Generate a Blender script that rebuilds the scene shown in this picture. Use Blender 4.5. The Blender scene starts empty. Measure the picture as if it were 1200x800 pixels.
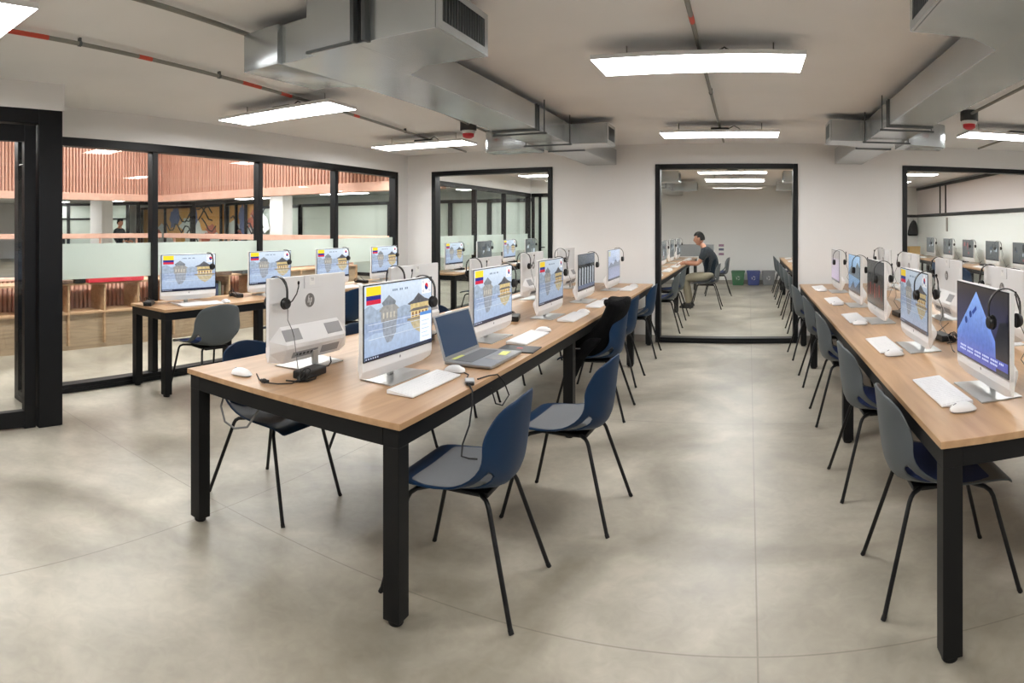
import bpy, bmesh, math, random
from mathutils import Vector, Matrix
PI = math.pi
S = bpy.context.scene
C = S.collection
random.seed(7)

# ------------------------------------------------------------------ camera
F, X0, Y0, EYE = 710.0, 877.5, 265.5, 1.4565
cd = bpy.data.cameras.new('camera')
cam = bpy.data.objects.new('camera', cd)
C.objects.link(cam)
cd.type = 'PANO'
cd.panorama_type = 'CENTRAL_CYLINDRICAL'
cd.central_cylindrical_range_u_min = -X0 / F
cd.central_cylindrical_range_u_max = (1200 - X0) / F
cd.central_cylindrical_range_v_min = -(800 - Y0) / F
cd.central_cylindrical_range_v_max = Y0 / F
cd.central_cylindrical_radius = 1.0
cd.clip_start = 0.05
cd.clip_end = 200
cam.location = (0, 0, EYE)
cam.rotation_euler = (PI / 2, 0, 0)
S.camera = cam

# ------------------------------------------------------------------ helpers
def lin(c):
    return tuple((v / 12.92 if v <= 0.04045 else ((v + 0.055) / 1.055) ** 2.4) for v in c)

def rgb(r, g, b):
    return lin((r / 255, g / 255, b / 255)) + (1.0,)

def xf(loc=(0, 0, 0), rot=(0, 0, 0)):
    from mathutils import Euler
    return Matrix.Translation(loc) @ Euler(rot).to_matrix().to_4x4()

class MB:
    """collects shapes into one bmesh"""
    def __init__(s):
        s.bm = bmesh.new()

    def _merge(s, b, mat, m):
        for f in b.faces:
            f.material_index = mat
        if m is not None:
            b.transform(m)
        me = bpy.data.meshes.new('tmp')
        b.to_mesh(me)
        b.free()
        s.bm.from_mesh(me)
        bpy.data.meshes.remove(me)
        return s

    def box(s, lo, hi, bev=0.0, mat=0, m=None, seg=2):
        b = bmesh.new()
        bmesh.ops.create_cube(b, size=1)
        for v in b.verts:
            v.co = Vector([lo[i] + (v.co[i] + .5) * (hi[i] - lo[i]) for i in range(3)])
        if bev:
            bmesh.ops.bevel(b, geom=b.edges[:], offset=bev, segments=seg, profile=.5, affect='EDGES')
        return s._merge(b, mat, m)

    def prism(s, poly, a, bb, axis='z', bev=0.0, mat=0, m=None):
        """poly: 2-d outline; extruded from a to bb along axis. axis x: (y,z); y: (x,z); z: (x,y)"""
        b = bmesh.new()
        def P(p, t):
            return {'x': (t, p[0], p[1]), 'y': (p[0], t, p[1]), 'z': (p[0], p[1], t)}[axis]
        v0 = [b.verts.new(P(p, a)) for p in poly]
        v1 = [b.verts.new(P(p, bb)) for p in poly]
        n = len(poly)
        b.faces.new(v0)
        b.faces.new(v1[::-1])
        for i in range(n):
            b.faces.new([v0[i], v1[i], v1[(i + 1) % n], v0[(i + 1) % n]][::-1])
        bmesh.ops.recalc_face_normals(b, faces=b.faces[:])
        if bev:
            bmesh.ops.bevel(b, geom=b.edges[:], offset=bev, segments=2, profile=.5, affect='EDGES')
        return s._merge(b, mat, m)

    def tube(s, pts, r, n=8, mat=0, m=None, cap=True):
        """swept tube; r one radius or one per point"""
        b = bmesh.new()
        P = [Vector(p) for p in pts]
        R = r if isinstance(r, (list, tuple)) else [r] * len(P)
        rings = []
        up = None
        for i, p in enumerate(P):
            d = (P[min(i + 1, len(P) - 1)] - P[max(i - 1, 0)]).normalized()
            if up is None:
                a = Vector((0, 0, 1)) if abs(d.z) < .9 else Vector((1, 0, 0))
                up = (a - d * a.dot(d)).normalized()
            else:
                up = (up - d * up.dot(d)).normalized()
            q = d.cross(up)
            rings.append([b.verts.new(p + (up * math.cos(2 * PI * k / n) + q * math.sin(2 * PI * k / n)) * R[i]) for k in range(n)])
        for i in range(len(rings) - 1):
            for k in range(n):
                b.faces.new([rings[i][k], rings[i][(k + 1) % n], rings[i + 1][(k + 1) % n], rings[i + 1][k]])
        if cap:
            b.faces.new(rings[0][::-1])
            b.faces.new(rings[-1])
        bmesh.ops.recalc_face_normals(b, faces=b.faces[:])
        return s._merge(b, mat, m)

    def lathe(s, prof, n=24, mat=0, m=None):
        """prof: (r, z) list, revolved about z"""
        b = bmesh.new()
        rings = []
        for r, z in prof:
            if r < 1e-6:
                rings.append([b.verts.new((0, 0, z))])
            else:
                rings.append([b.verts.new((r * math.cos(2 * PI * k / n), r * math.sin(2 * PI * k / n), z)) for k in range(n)])
        for a, c in zip(rings, rings[1:]):
            for k in range(n):
                k2 = (k + 1) % n
                if len(a) == 1 and len(c) == 1:
                    continue
                if len(a) == 1:
                    b.faces.new([a[0], c[k2], c[k]])
                elif len(c) == 1:
                    b.faces.new([a[k], a[k2], c[0]])
                else:
                    b.faces.new([a[k], a[k2], c[k2], c[k]])
        for e in (rings[0], rings[-1]):
            if len(e) > 1:
                b.faces.new(e)
        bmesh.ops.recalc_face_normals(b, faces=b.faces[:])
        return s._merge(b, mat, m)

    def ball(s, c, rad, mat=0, m=None, seg=16, rings=10):
        b = bmesh.new()
        bmesh.ops.create_uvsphere(b, u_segments=seg, v_segments=rings, radius=1)
        rad = rad if isinstance(rad, (list, tuple)) else (rad,) * 3
        for v in b.verts:
            v.co = Vector([c[i] + v.co[i] * rad[i] for i in range(3)])
        return s._merge(b, mat, m)

    def grid(s, pts, thick, mat=0, m=None, skip=()):
        """pts[i][j] a sheet of points, given a thickness along its normals, closed"""
        b = bmesh.new()
        V = [[b.verts.new(p) for p in row] for row in pts]
        for i in range(len(V) - 1):
            for j in range(len(V[0]) - 1):
                if (i, j) in skip:
                    continue
                b.faces.new([V[i][j], V[i][j + 1], V[i + 1][j + 1], V[i + 1][j]])
        bmesh.ops.recalc_face_normals(b, faces=b.faces[:])
        bmesh.ops.solidify(b, geom=b.faces[:], thickness=thick)
        bmesh.ops.recalc_face_normals(b, faces=b.faces[:])
        return s._merge(b, mat, m)

    def build(s, name, mats, parent=None, smooth=False, angle=40):
        me = bpy.data.meshes.new(name)
        if smooth:
            for f in s.bm.faces:
                f.smooth = True
            for e in s.bm.edges:
                if len(e.link_faces) == 2 and e.calc_face_angle(0) > math.radians(angle):
                    e.smooth = False
        s.bm.to_mesh(me)
        s.bm.free()
        for mt in (mats if isinstance(mats, (list, tuple)) else [mats]):
            me.materials.append(mt)
        o = bpy.data.objects.new(name, me)
        C.objects.link(o)
        o.parent = parent
        return o

def tag(o, label, cat, group=None, kind=None):
    if label: o['label'] = label
    if cat: o['category'] = cat
    if group: o['group'] = group
    if kind: o['kind'] = kind
    return o

def thing(name, label, cat, loc=(0, 0, 0), rz=0.0, group=None):
    o = bpy.data.objects.new(name, None)
    C.objects.link(o)
    o.location = loc
    o.rotation_euler = (0, 0, rz)
    o.empty_display_size = .1
    return tag(o, label, cat, group)

def struct(o, label=None):
    o['kind'] = 'structure'
    o['label'] = label or o.name.replace('_', ' ')
    return o

KIDS = {}
def dup(root, loc, rz=0.0, label=None, group=None):
    """a copy of a thing with copies of its parts and sub-parts"""
    if not KIDS.get(root.name):
        KIDS[root.name] = [(c, list(c.children)) for c in root.children]
    r = root.copy()
    C.objects.link(r)
    r.location = loc
    r.rotation_euler = (0, 0, rz)
    if label: r['label'] = label
    if group: r['group'] = group
    for ch, subs in KIDS[root.name]:
        c = ch.copy()
        C.objects.link(c)
        c.parent = r
        for g in subs:
            d = g.copy()
            C.objects.link(d)
            d.parent = c
    return r

class Proto:
    """first use moves the prototype itself, later uses copy it"""
    def __init__(s, root):
        s.root, s.used = root, False
        KIDS[root.name] = [(c, list(c.children)) for c in root.children]
    def place(s, loc, rz, label, group):
        if s.used:
            return dup(s.root, loc, rz, label, group)
        s.used = True
        s.root.location = loc
        s.root.rotation_euler = (0, 0, rz)
        s.root['label'] = label
        s.root['group'] = group
        return s.root

# ------------------------------------------------------------------ materials
def mat(name, col, rough=.5, metal=0.0, spec=.5, noise=None, bump=None, emit=None, coat=0.0):
    m = bpy.data.materials.new(name)
    m.use_nodes = True
    nt = m.node_tree
    b = nt.nodes['Principled BSDF']
    b.inputs['Base Color'].default_value = col
    b.inputs['Roughness'].default_value = rough
    b.inputs['Metallic'].default_value = metal
    b.inputs['Specular IOR Level'].default_value = spec
    b.inputs['Coat Weight'].default_value = coat
    if emit:
        b.inputs['Emission Color'].default_value = emit[0]
        b.inputs['Emission Strength'].default_value = emit[1]
    tc = None
    if noise or bump:
        tc = nt.nodes.new('ShaderNodeTexCoord')
    if noise:  # (scale, amount)
        n = nt.nodes.new('ShaderNodeTexNoise')
        n.inputs['Scale'].default_value = noise[0]
        n.inputs['Detail'].default_value = 5
        r = nt.nodes.new('ShaderNodeValToRGB')
        a = noise[1]
        r.color_ramp.elements[0].position = .3
        r.color_ramp.elements[1].position = .7
        r.color_ramp.elements[0].color = tuple(v * (1 - a) for v in col[:3]) + (1,)
        r.color_ramp.elements[1].color = tuple(min(1, v * (1 + a)) for v in col[:3]) + (1,)
        nt.links.new(tc.outputs['Object'], n.inputs['Vector'])
        nt.links.new(n.outputs['Fac'], r.inputs['Fac'])
        nt.links.new(r.outputs['Color'], b.inputs['Base Color'])
    if bump:  # (scale, strength)
        n = nt.nodes.new('ShaderNodeTexNoise')
        n.inputs['Scale'].default_value = bump[0]
        n.inputs['Detail'].default_value = 3
        bp = nt.nodes.new('ShaderNodeBump')
        bp.inputs['Strength'].default_value = bump[1]
        bp.inputs['Distance'].default_value = .01
        nt.links.new(tc.outputs['Object'], n.inputs['Vector'])
        nt.links.new(n.outputs['Fac'], bp.inputs['Height'])
        nt.links.new(bp.outputs['Normal'], b.inputs['Normal'])
    return m

def wood(name, c1, c2, sx=(14, 1.0, 14), rough=.42):
    m = mat(name, c1, rough)
    nt = m.node_tree
    N, L = nt.nodes, nt.links
    b = N['Principled BSDF']
    tc = N.new('ShaderNodeTexCoord')
    mp = N.new('ShaderNodeMapping')
    mp.inputs['Scale'].default_value = sx
    n1 = N.new('ShaderNodeTexNoise')
    n1.inputs['Scale'].default_value = 1.6
    n1.inputs['Detail'].default_value = 7
    n1.inputs['Distortion'].default_value = .8
    r = N.new('ShaderNodeValToRGB')
    r.color_ramp.elements[0].position, r.color_ramp.elements[1].position = .3, .72
    r.color_ramp.elements[0].color, r.color_ramp.elements[1].color = c1, c2
    L.new(tc.outputs['Object'], mp.inputs['Vector'])
    L.new(mp.outputs['Vector'], n1.inputs['Vector'])
    L.new(n1.outputs['Fac'], r.inputs['Fac'])
    L.new(r.outputs['Color'], b.inputs['Base Color'])
    return m

def glass(name, tint, refl):
    m = bpy.data.materials.new(name)
    m.use_nodes = True
    nt = m.node_tree
    N, L = nt.nodes, nt.links
    N.clear()
    out = N.new('ShaderNodeOutputMaterial')
    tr = N.new('ShaderNodeBsdfTransparent')
    tr.inputs[0].default_value = tint
    gl = N.new('ShaderNodeBsdfGlossy')
    gl.inputs['Roughness'].default_value = .0
    lw = N.new('ShaderNodeLayerWeight')
    lw.inputs['Blend'].default_value = .5
    pw = N.new('ShaderNodeMath'); pw.operation = 'POWER'; pw.inputs[1].default_value = 5
    ma = N.new('ShaderNodeMath'); ma.operation = 'MULTIPLY_ADD'
    ma.inputs[1].default_value = .6; ma.inputs[2].default_value = refl
    mx = N.new('ShaderNodeMixShader')
    L.new(lw.outputs['Facing'], pw.inputs[0])
    L.new(pw.outputs[0], ma.inputs[0])
    L.new(ma.outputs[0], mx.inputs[0])
    L.new(tr.outputs[0], mx.inputs[1])
    L.new(gl.outputs[0], mx.inputs[2])
    L.new(mx.outputs[0], out.inputs[0])
    return m

def frosted(name, col, clear):
    m = bpy.data.materials.new(name)
    m.use_nodes = True
    nt = m.node_tree
    N, L = nt.nodes, nt.links
    N.clear()
    out = N.new('ShaderNodeOutputMaterial')
    tr = N.new('ShaderNodeBsdfTransparent')
    df = N.new('ShaderNodeBsdfDiffuse'); df.inputs[0].default_value = col
    tl = N.new('ShaderNodeBsdfTranslucent'); tl.inputs[0].default_value = col
    m1 = N.new('ShaderNodeMixShader'); m1.inputs[0].default_value = .5
    m2 = N.new('ShaderNodeMixShader'); m2.inputs[0].default_value = clear
    L.new(df.outputs[0], m1.inputs[1]); L.new(tl.outputs[0], m1.inputs[2])
    L.new(m1.outputs[0], m2.inputs[1]); L.new(tr.outputs[0], m2.inputs[2])
    L.new(m2.outputs[0], out.inputs[0])
    return m

def emissive(name, col, strength):
    m = bpy.data.materials.new(name)
    m.use_nodes = True
    nt = m.node_tree
    nt.nodes.clear()
    out = nt.nodes.new('ShaderNodeOutputMaterial')
    e = nt.nodes.new('ShaderNodeEmission')
    e.inputs[0].default_value = col
    e.inputs[1].default_value = strength
    nt.links.new(e.outputs[0], out.inputs[0])
    return m

def screen_material():
    m = bpy.data.materials.new('lit_screen')
    m.use_nodes = True
    nt = m.node_tree
    N, L = nt.nodes, nt.links
    b = N['Principled BSDF']
    b.inputs['Base Color'].default_value = (.01, .01, .012, 1)
    b.inputs['Roughness'].default_value = .18
    a = N.new('ShaderNodeAttribute'); a.attribute_name = 'art'
    tc = N.new('ShaderNodeTexCoord')
    n = N.new('ShaderNodeTexNoise'); n.inputs['Scale'].default_value = 46; n.inputs['Detail'].default_value = 6
    r = N.new('ShaderNodeMapRange'); r.inputs['To Min'].default_value = .45; r.inputs['To Max'].default_value = 1.5
    mx = N.new('ShaderNodeMix'); mx.data_type = 'RGBA'; mx.blend_type = 'MULTIPLY'
    mx.inputs[0].default_value = 1
    # alpha of the attribute says how mottled the picture is there
    mz = N.new('ShaderNodeMix'); mz.data_type = 'FLOAT'; mz.inputs[2].default_value = 1
    L.new(tc.outputs['Object'], n.inputs['Vector'])
    L.new(n.outputs['Fac'], r.inputs['Value'])
    L.new(a.outputs['Alpha'], mz.inputs[0])
    L.new(r.outputs[0], mz.inputs[3])
    L.new(a.outputs['Color'], mx.inputs[6])
    L.new(mz.outputs[0], mx.inputs[7])
    L.new(mx.outputs[2], b.inputs['Emission Color'])
    b.inputs['Emission Strength'].default_value = 1.2
    return m

def concrete():
    m = mat('polished_concrete', rgb(178, 168, 155), .32)
    nt = m.node_tree
    N, L = nt.nodes, nt.links
    b = N['Principled BSDF']
    tc = N.new('ShaderNodeTexCoord')
    def noise(scale, detail, dist=0):
        n = N.new('ShaderNodeTexNoise')
        n.inputs['Scale'].default_value = scale
        n.inputs['Detail'].default_value = detail
        n.inputs['Distortion'].default_value = dist
        L.new(tc.outputs['Object'], n.inputs['Vector'])
        return n
    n1 = noise(.9, 6, .9)
    n2 = noise(3.2, 8, .4)
    n3 = noise(14, 6, 1.5)
    r1 = N.new('ShaderNodeValToRGB')
    r1.color_ramp.elements[0].position, r1.color_ramp.elements[1].position = .32, .68
    r1.color_ramp.elements[0].color, r1.color_ramp.elements[1].color = FLOOR_DARK, FLOOR_LIGHT
    L.new(n1.outputs['Fac'], r1.inputs['Fac'])
    def mul(colsock, n, lo, hi):
        mr = N.new('ShaderNodeMapRange')
        mr.inputs['From Min'].default_value = .3; mr.inputs['From Max'].default_value = .7
        mr.inputs['To Min'].default_value = lo; mr.inputs['To Max'].default_value = hi
        L.new(n, mr.inputs['Value'])
        x = N.new('ShaderNodeMix'); x.data_type = 'RGBA'; x.blend_type = 'MULTIPLY'; x.inputs[0].default_value = 1
        L.new(colsock, x.inputs[6]); L.new(mr.outputs[0], x.inputs[7])
        return x.outputs[2]
    c = mul(r1.outputs['Color'], n2.outputs['Fac'], .78, 1.1)
    c = mul(c, n3.outputs['Fac'], .93, 1.04)
    # sawn joints on a 2.42 m grid
    sp = N.new('ShaderNodeSeparateXYZ')
    L.new(tc.outputs['Object'], sp.inputs[0])
    js = []
    for ax, off in (('X', .03), ('Y', 2.05)):
        a = N.new('ShaderNodeMath'); a.operation = 'MULTIPLY_ADD'
        a.inputs[1].default_value = 1 / 2.42; a.inputs[2].default_value = .5 - off / 2.42 + 20
        L.new(sp.outputs[ax], a.inputs[0])
        f = N.new('ShaderNodeMath'); f.operation = 'FRACT'; L.new(a.outputs[0], f.inputs[0])
        d = N.new('ShaderNodeMath'); d.operation = 'SUBTRACT'; d.inputs[1].default_value = .5; L.new(f.outputs[0], d.inputs[0])
        e = N.new('ShaderNodeMath'); e.operation = 'ABSOLUTE'; L.new(d.outputs[0], e.inputs[0])
        g = N.new('ShaderNodeMath'); g.operation = 'LESS_THAN'; g.inputs[1].default_value = .0032 / 2.42; L.new(e.outputs[0], g.inputs[0])
        js.append(g)
    mxm = N.new('ShaderNodeMath'); mxm.operation = 'MAXIMUM'
    L.new(js[0].outputs[0], mxm.inputs[0]); L.new(js[1].outputs[0], mxm.inputs[1])
    half = N.new('ShaderNodeMath'); half.operation = 'MULTIPLY'; half.inputs[1].default_value = .45
    L.new(mxm.outputs[0], half.inputs[0])
    fx = N.new('ShaderNodeMix'); fx.data_type = 'RGBA'
    L.new(half.outputs[0], fx.inputs[0]); L.new(c, fx.inputs[6])
    fx.inputs[7].default_value = rgb(90, 82, 72)
    L.new(fx.outputs[2], b.inputs['Base Color'])
    mr = N.new('ShaderNodeMapRange'); mr.inputs['To Min'].default_value = .24; mr.inputs['To Max'].default_value = .46
    L.new(n2.outputs['Fac'], mr.inputs['Value']); L.new(mr.outputs[0], b.inputs['Roughness'])
    return m

FLOOR_DARK, FLOOR_LIGHT = rgb(130, 123, 109), rgb(188, 182, 168)
M = dict(
    floor=concrete(),
    ceiling=mat('painted_ceiling', rgb(240, 240, 241), .9, noise=(1.2, .03)),
    wall=mat('white_wall_paint', rgb(231, 230, 229), .85, noise=(.8, .02)),
    base=mat('grey_skirting', rgb(150, 145, 138), .6),
    black=mat('black_powder_coat', rgb(11, 12, 14), .5, spec=.3, noise=(6, .1)),
    frame=mat('black_window_frame', rgb(9, 11, 15), .45, spec=.3, noise=(5, .12)),
    oak=wood('light_oak_laminate', rgb(164, 129, 94), rgb(190, 154, 117), (10, .8, 10), .36),
    oakx=wood('oak_shelf', rgb(160, 128, 98), rgb(192, 160, 126), (12, 1, 12), .5),
    oakz=wood('grey_oak_panel', rgb(140, 120, 98), rgb(170, 148, 122), (8, 1.5, 20), .55),
    pink=wood('pink_cedar_slat', rgb(204, 154, 134), rgb(224, 178, 158), (8, 8, .8), .6),
    pinkd=mat('cedar_backing', rgb(158, 112, 96), .7, noise=(4, .1)),
    pinkl=wood('pale_cedar_trim', rgb(226, 182, 162), rgb(238, 198, 180), (3, 3, 3), .6),
    blue=mat('navy_blue_plastic', rgb(2, 40, 72), .5, spec=.35, noise=(9, .05)),
    grey=mat('grey_plastic', rgb(80, 86, 89), .5, noise=(9, .04)),
    padgrey=mat('grey_seat_fabric', rgb(112, 115, 119), .9, bump=(420, .25)),
    padblue=mat('navy_seat_fabric', rgb(22, 44, 92), .9, bump=(420, .25)),
    steel=mat('black_steel_tube', rgb(12, 12, 14), .4, spec=.35),
    rubber=mat('black_rubber', rgb(16, 16, 17), .8),
    white=mat('white_plastic', rgb(232, 232, 233), .35),
    whitem=mat('white_metal_shell', rgb(222, 223, 224), .42, noise=(5, .02)),
    silver=mat('polished_steel_plate', rgb(196, 198, 198), .3, .7),
    chrome=mat('chrome_emblem', rgb(128, 126, 124), .35, .4),
    blackp=mat('black_plastic', rgb(17, 17, 19), .38),
    foam=mat('black_foam', rgb(14, 14, 15), .95, bump=(300, .3)),
    cable=mat('black_cable', rgb(20, 20, 21), .5),
    greyc=mat('grey_cable', rgb(105, 105, 105), .5),
    vent=mat('grey_vent_mesh', rgb(158, 158, 160), .7),
    port=mat('dark_port_strip', rgb(60, 61, 64), .5),
    alu=mat('silver_aluminium', rgb(168, 170, 172), .35, .85),
    keys=mat('grey_keys', rgb(120, 122, 126), .6),
    note=mat('yellow_sticky_note', rgb(236, 238, 150), .8),
    paper=mat('white_paper', rgb(232, 232, 230), .8),
    galv=mat('galvanised_steel', rgb(188, 194, 197), .25, .8, noise=(2.2, .12)),
    galvd=mat('dark_steel_strap', rgb(92, 97, 99), .45, .5),
    grille=mat('dark_grille', rgb(58, 60, 60), .6),
    pipe=mat('grey_steel_conduit', rgb(138, 138, 133), .5, .3),
    red=mat('red_band', rgb(205, 78, 60), .5),
    redp=mat('red_plastic', rgb(200, 50, 60), .4),
    dark=mat('charcoal_box', rgb(58, 60, 62), .6),
    lampbody=mat('lamp_housing', rgb(225, 225, 225), .5),
    led=emissive('led_diffuser', (1.0, .985, .965, 1), 26.5),
    ledb=emissive('bright_led_diffuser', (1.0, .98, .96, 1), 30.0),
    glass=glass('clear_glass', (.95, .965, .96, 1), .03),
    film=frosted('frosted_film', rgb(218, 228, 223), .16),
    frost=frosted('frosted_pane', rgb(228, 236, 230), .05),
    screen=screen_material(),
    skin=mat('skin', rgb(186, 132, 106), .55),
    hair=mat('black_hair', rgb(10, 9, 9), .8, spec=.2, bump=(180, .5)),
    shirt=mat('charcoal_shirt', rgb(30, 38, 45), .9, spec=.2, bump=(60, .2)),
    khaki=mat('khaki_cloth', rgb(150, 142, 122), .85, bump=(60, .2)),
    fabric=mat('black_jacket_cloth', rgb(5, 5, 7), .9, spec=.15, bump=(40, .5)),
    bing=mat('green_bin_plastic', rgb(22, 96, 52), .45),
    binb=mat('blue_bin_plastic', rgb(36, 58, 128), .45),
    binw=mat('grey_bin_plastic', rgb(112, 114, 118), .5),
    boardgrey=mat('grey_felt_board', rgb(128, 132, 134), .9, bump=(200, .2)),
    cork=mat('cork', rgb(206, 170, 110), .8, noise=(40, .12)),
    clere=mat('pale_pink_panel', rgb(240, 231, 231), .7),
    board=mat('glossy_white_board', rgb(246, 250, 247), .45),
    redbook=mat('red_cover', rgb(190, 44, 58), .5),
    brown=mat('brown_cover', rgb(92, 70, 56), .6),
    bookblue=mat('blue_cover', rgb(48, 60, 92), .6),
    bookgreen=mat('green_cover', rgb(94, 104, 88), .6),
    muralo=mat('mural_orange', rgb(222, 164, 92), .8),
    muralw=mat('mural_white', rgb(222, 226, 224), .8),
    muralb=mat('mural_blue', rgb(92, 104, 150), .8),
    muralk=mat('mural_line', rgb(52, 52, 60), .8),
    muralr=mat('mural_red', rgb(196, 110, 92), .8),
)
EXPOSURE = 0.0
# ================================================================== THE ROOM
CEIL = 2.5
BW0, BW1 = 7.567, 7.69          # the wall with the three windows
LX = -4.83                      # glass wall plane
def st(name, mb, m, label, parent=None, smooth=False):
    o = mb.build(name, m, parent, smooth)
    if parent is None:
        struct(o, label)
    return o

st('floor', MB().box((-26, -4, -.12), (4.55, 17, 0)), M['floor'], 'pale polished concrete floor with sawn joints')
st('ceiling', MB().box((-7.0, -1.7, CEIL), (4.55, 15.55, CEIL + .14)), M['ceiling'], 'painted slab ceiling over the computer rooms')
wb = MB()
for a, b in ((-5.0, -4.36), (-2.54, -1.176), (.614, 1.96), (4.2, 4.4)):
    wb.box((a, BW0, 0), (b, BW1, 2.244))
wb.box((-5.0, BW0, 2.244), (4.4, BW1, CEIL))
st('wall_back', wb, M['wall'], 'white wall with three black-framed windows')
wl = MB().box((LX - .06, 1.89, 2.24), (LX + .06, BW0, CEIL)).box((LX - .06, 7.31, 0), (LX + .06, BW0, 2.24))
wl.box((LX - .06, BW1, 2.2), (LX + .06, 12.7, CEIL))
st('wall_left', wl, M['wall'], 'white lintel wall above the glass partition')
st('wall_soffit', MB().box((-4.13, -1.6, 2.305), (-4.03, 1.905, CEIL)).box((-4.83, 1.80, 2.305), (-4.13, 1.905, CEIL)).box((-4.13, -1.6, 0), (-4.03, .30, 2.305)), M['wall'], 'white soffit wall above the glass door')
st('wall_right', MB().box((4.4, -1.6, 0), (4.52, BW1, CEIL)), M['wall'], 'white side wall of the computer room')
st('wall_rear', MB().box((-4.13, -1.7, 0), (4.52, -1.6, CEIL)), M['wall'], 'white wall behind the viewer')
sk = MB()
for a, b in ((-2.54, -1.18), (.62, 1.96)):
    sk.box((a, BW0 - .014, 0), (b, BW0, .09), .003)
st('baseboard_back', sk, M['base'], 'grey skirting under the white wall')

# ---- windows
def window(name, label, lo, hi, axis, mull=(), fw=.07, bot=.06, depth=.10, mw=.062, film=None, top=None):
    """axis 'x': spans x at y=const ; 'y': spans y at x=const. lo/hi: (t, z)"""
    d = depth / 2
    pos = mull_pos[name]
    def bx(mb, t0, t1, z0, z1, dd=d, bev=.004):
        if axis == 'x':
            mb.box((t0, pos - dd, z0), (t1, pos + dd, z1), bev)
        else:
            mb.box((pos - dd, t0, z0), (pos + dd, t1, z1), bev)
        return mb
    fr = MB()
    t_ = top or fw
    bx(fr, lo[0], lo[0] + fw, lo[1], hi[1])
    bx(fr, hi[0] - fw, hi[0], lo[1], hi[1])
    bx(fr, lo[0] + fw, hi[0] - fw, hi[1] - t_, hi[1])
    bx(fr, lo[0] + fw, hi[0] - fw, lo[1], lo[1] + bot)
    bx(fr, lo[0] + fw, hi[0] - fw, lo[1] + bot * .35, lo[1] + bot * .55, d + .008, .002)
    o = struct(fr.build(name, M['frame']), label)
    for m_ in mull:
        bx(MB(), m_ - mw / 2, m_ + mw / 2, lo[1] + bot, hi[1] - t_, d * .8).build('mullion', M['frame'], o)
    cuts = [lo[0] + fw] + [x for m_ in mull for x in (m_ - mw / 2, m_ + mw / 2)] + [hi[0] - fw]
    for a, b in zip(cuts[::2], cuts[1::2]):
        bx(MB(), a - .004, b + .004, lo[1] + bot - .004, hi[1] - t_ + .004, .004, 0).build('pane', M['glass'], o)
        if film:
            f = MB()
            off = .0065
            if axis == 'x':
                f.box((a, pos - off - .0015, film[0]), (b, pos - off, film[1]))
            else:
                f.box((pos + off, a, film[0]), (pos + off + .0015, b, film[1]))
            f.build('frosted_band', M['film'], o)
    return o
mull_pos = dict(window_1=LX, window_2=BW0 + .05, window_3=BW0 + .05, window_4=BW0 + .05, window_5=LX, window_6=1.85)
window('window_1', 'black-framed glass partition with frosted band', (1.90, 0), (7.31, 2.24), 'y', (3.215, 4.60, 5.92), .075, .075, .11, film=(.99, 1.305))
window('window_2', 'black-framed window beside the corner', (-4.36, 0.0), (-2.54, 2.244), 'x', (), .062, .06, .14)
window('window_3', 'wide black-framed window facing the aisle', (-1.176, 0.0), (.614, 2.244), 'x', (), .062, .065, .14)
window('window_4', 'black-framed window behind the grey-chair desk', (1.96, 0.0), (4.2, 2.244), 'x', (), .062, .06, .14)
window('window_5', 'glass partition of the room beyond', (7.70, 0), (12.70, 2.2), 'y', (8.55, 9.92, 11.28), .075, .075, .11, film=(.95, 1.30))
window('window_6', 'narrow glass return panel beside the door', (-4.83, 0), (-4.13, 2.305), 'x', (), .09, .09, .08)

# ---- the door at the picture's edge
dm = MB()
dx = -4.03
dm.box((dx - .12, 1.70, 0), (dx, 1.89, 2.305), .006)             # jamb post
dm.box((dx - .12, .30, 2.20), (dx, 1.70, 2.305), .006)           # head
dm.box((dx - .12, .30, 0), (dx, .42, 2.20), .006)
door = struct(dm.build('door_1', M['frame']), 'black-framed glass door in the white side wall')
lf = MB()
lf.box((dx - .085, 1.60, .0), (dx - .03, 1.69, 2.19), .004)
lf.box((dx - .085, .43, .0), (dx - .03, .54, 2.19), .004)
lf.box((dx - .085, .54, 2.07), (dx - .03, 1.60, 2.19), .004)
lf.box((dx - .085, .54, .012), (dx - .03, 1.60, .13), .004)
leaf = lf.build('door_leaf', M['frame'], door)
MB().box((dx - .06, .53, .12), (dx - .052, 1.61, 2.08)).build('pane', M['glass'], leaf)
MB().tube([(dx + .0, .50, .85), (dx + .035, .50, .85), (dx + .035, .50, 1.25), (dx, .50, 1.25)], .012).build('pull_handle', M['frame'], leaf, True)

# ================================================================== THE ROOM BEYOND
FW = 15.4
st('wall_far', MB().box((-4.03, FW, 0), (4.55, FW + .12, CEIL)), M['wall'], 'white end wall of the room beyond the windows')
ve = MB()
ve.box((-4.83, 12.70, 2.2), (-4.03, 12.80, CEIL)).box((-4.13, 12.70, 2.2), (-4.03, FW, CEIL))
st('wall_vestibule', ve, M['wall'], 'white vestibule wall in the room beyond')
vd = MB()
vd.box((-4.77, 12.71, 0), (-4.70, 12.78, 2.2), .004).box((-4.10, 12.71, 0), (-4.03, 12.78, 2.2), .004)
vd.box((-4.70, 12.71, 2.12), (-4.10, 12.78, 2.2), .004).box((-4.70, 12.71, 0), (-4.10, 12.78, .08), .004)
vd.box((-4.60, 12.72, .08), (-4.54, 12.77, 2.12), .004)
d2 = struct(vd.build('door_2', M['frame']), 'black-framed glass door in the room beyond')
MB().box((-4.70, 12.74, .08), (-4.10, 12.75, 2.12)).build('pane', M['frost'], d2)
MB().tube([(-4.56, 12.71, 1.0), (-4.56, 12.66, 1.0), (-4.43, 12.66, 1.0)], .011).build('door_handle', M['frame'], d2, True)
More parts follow.
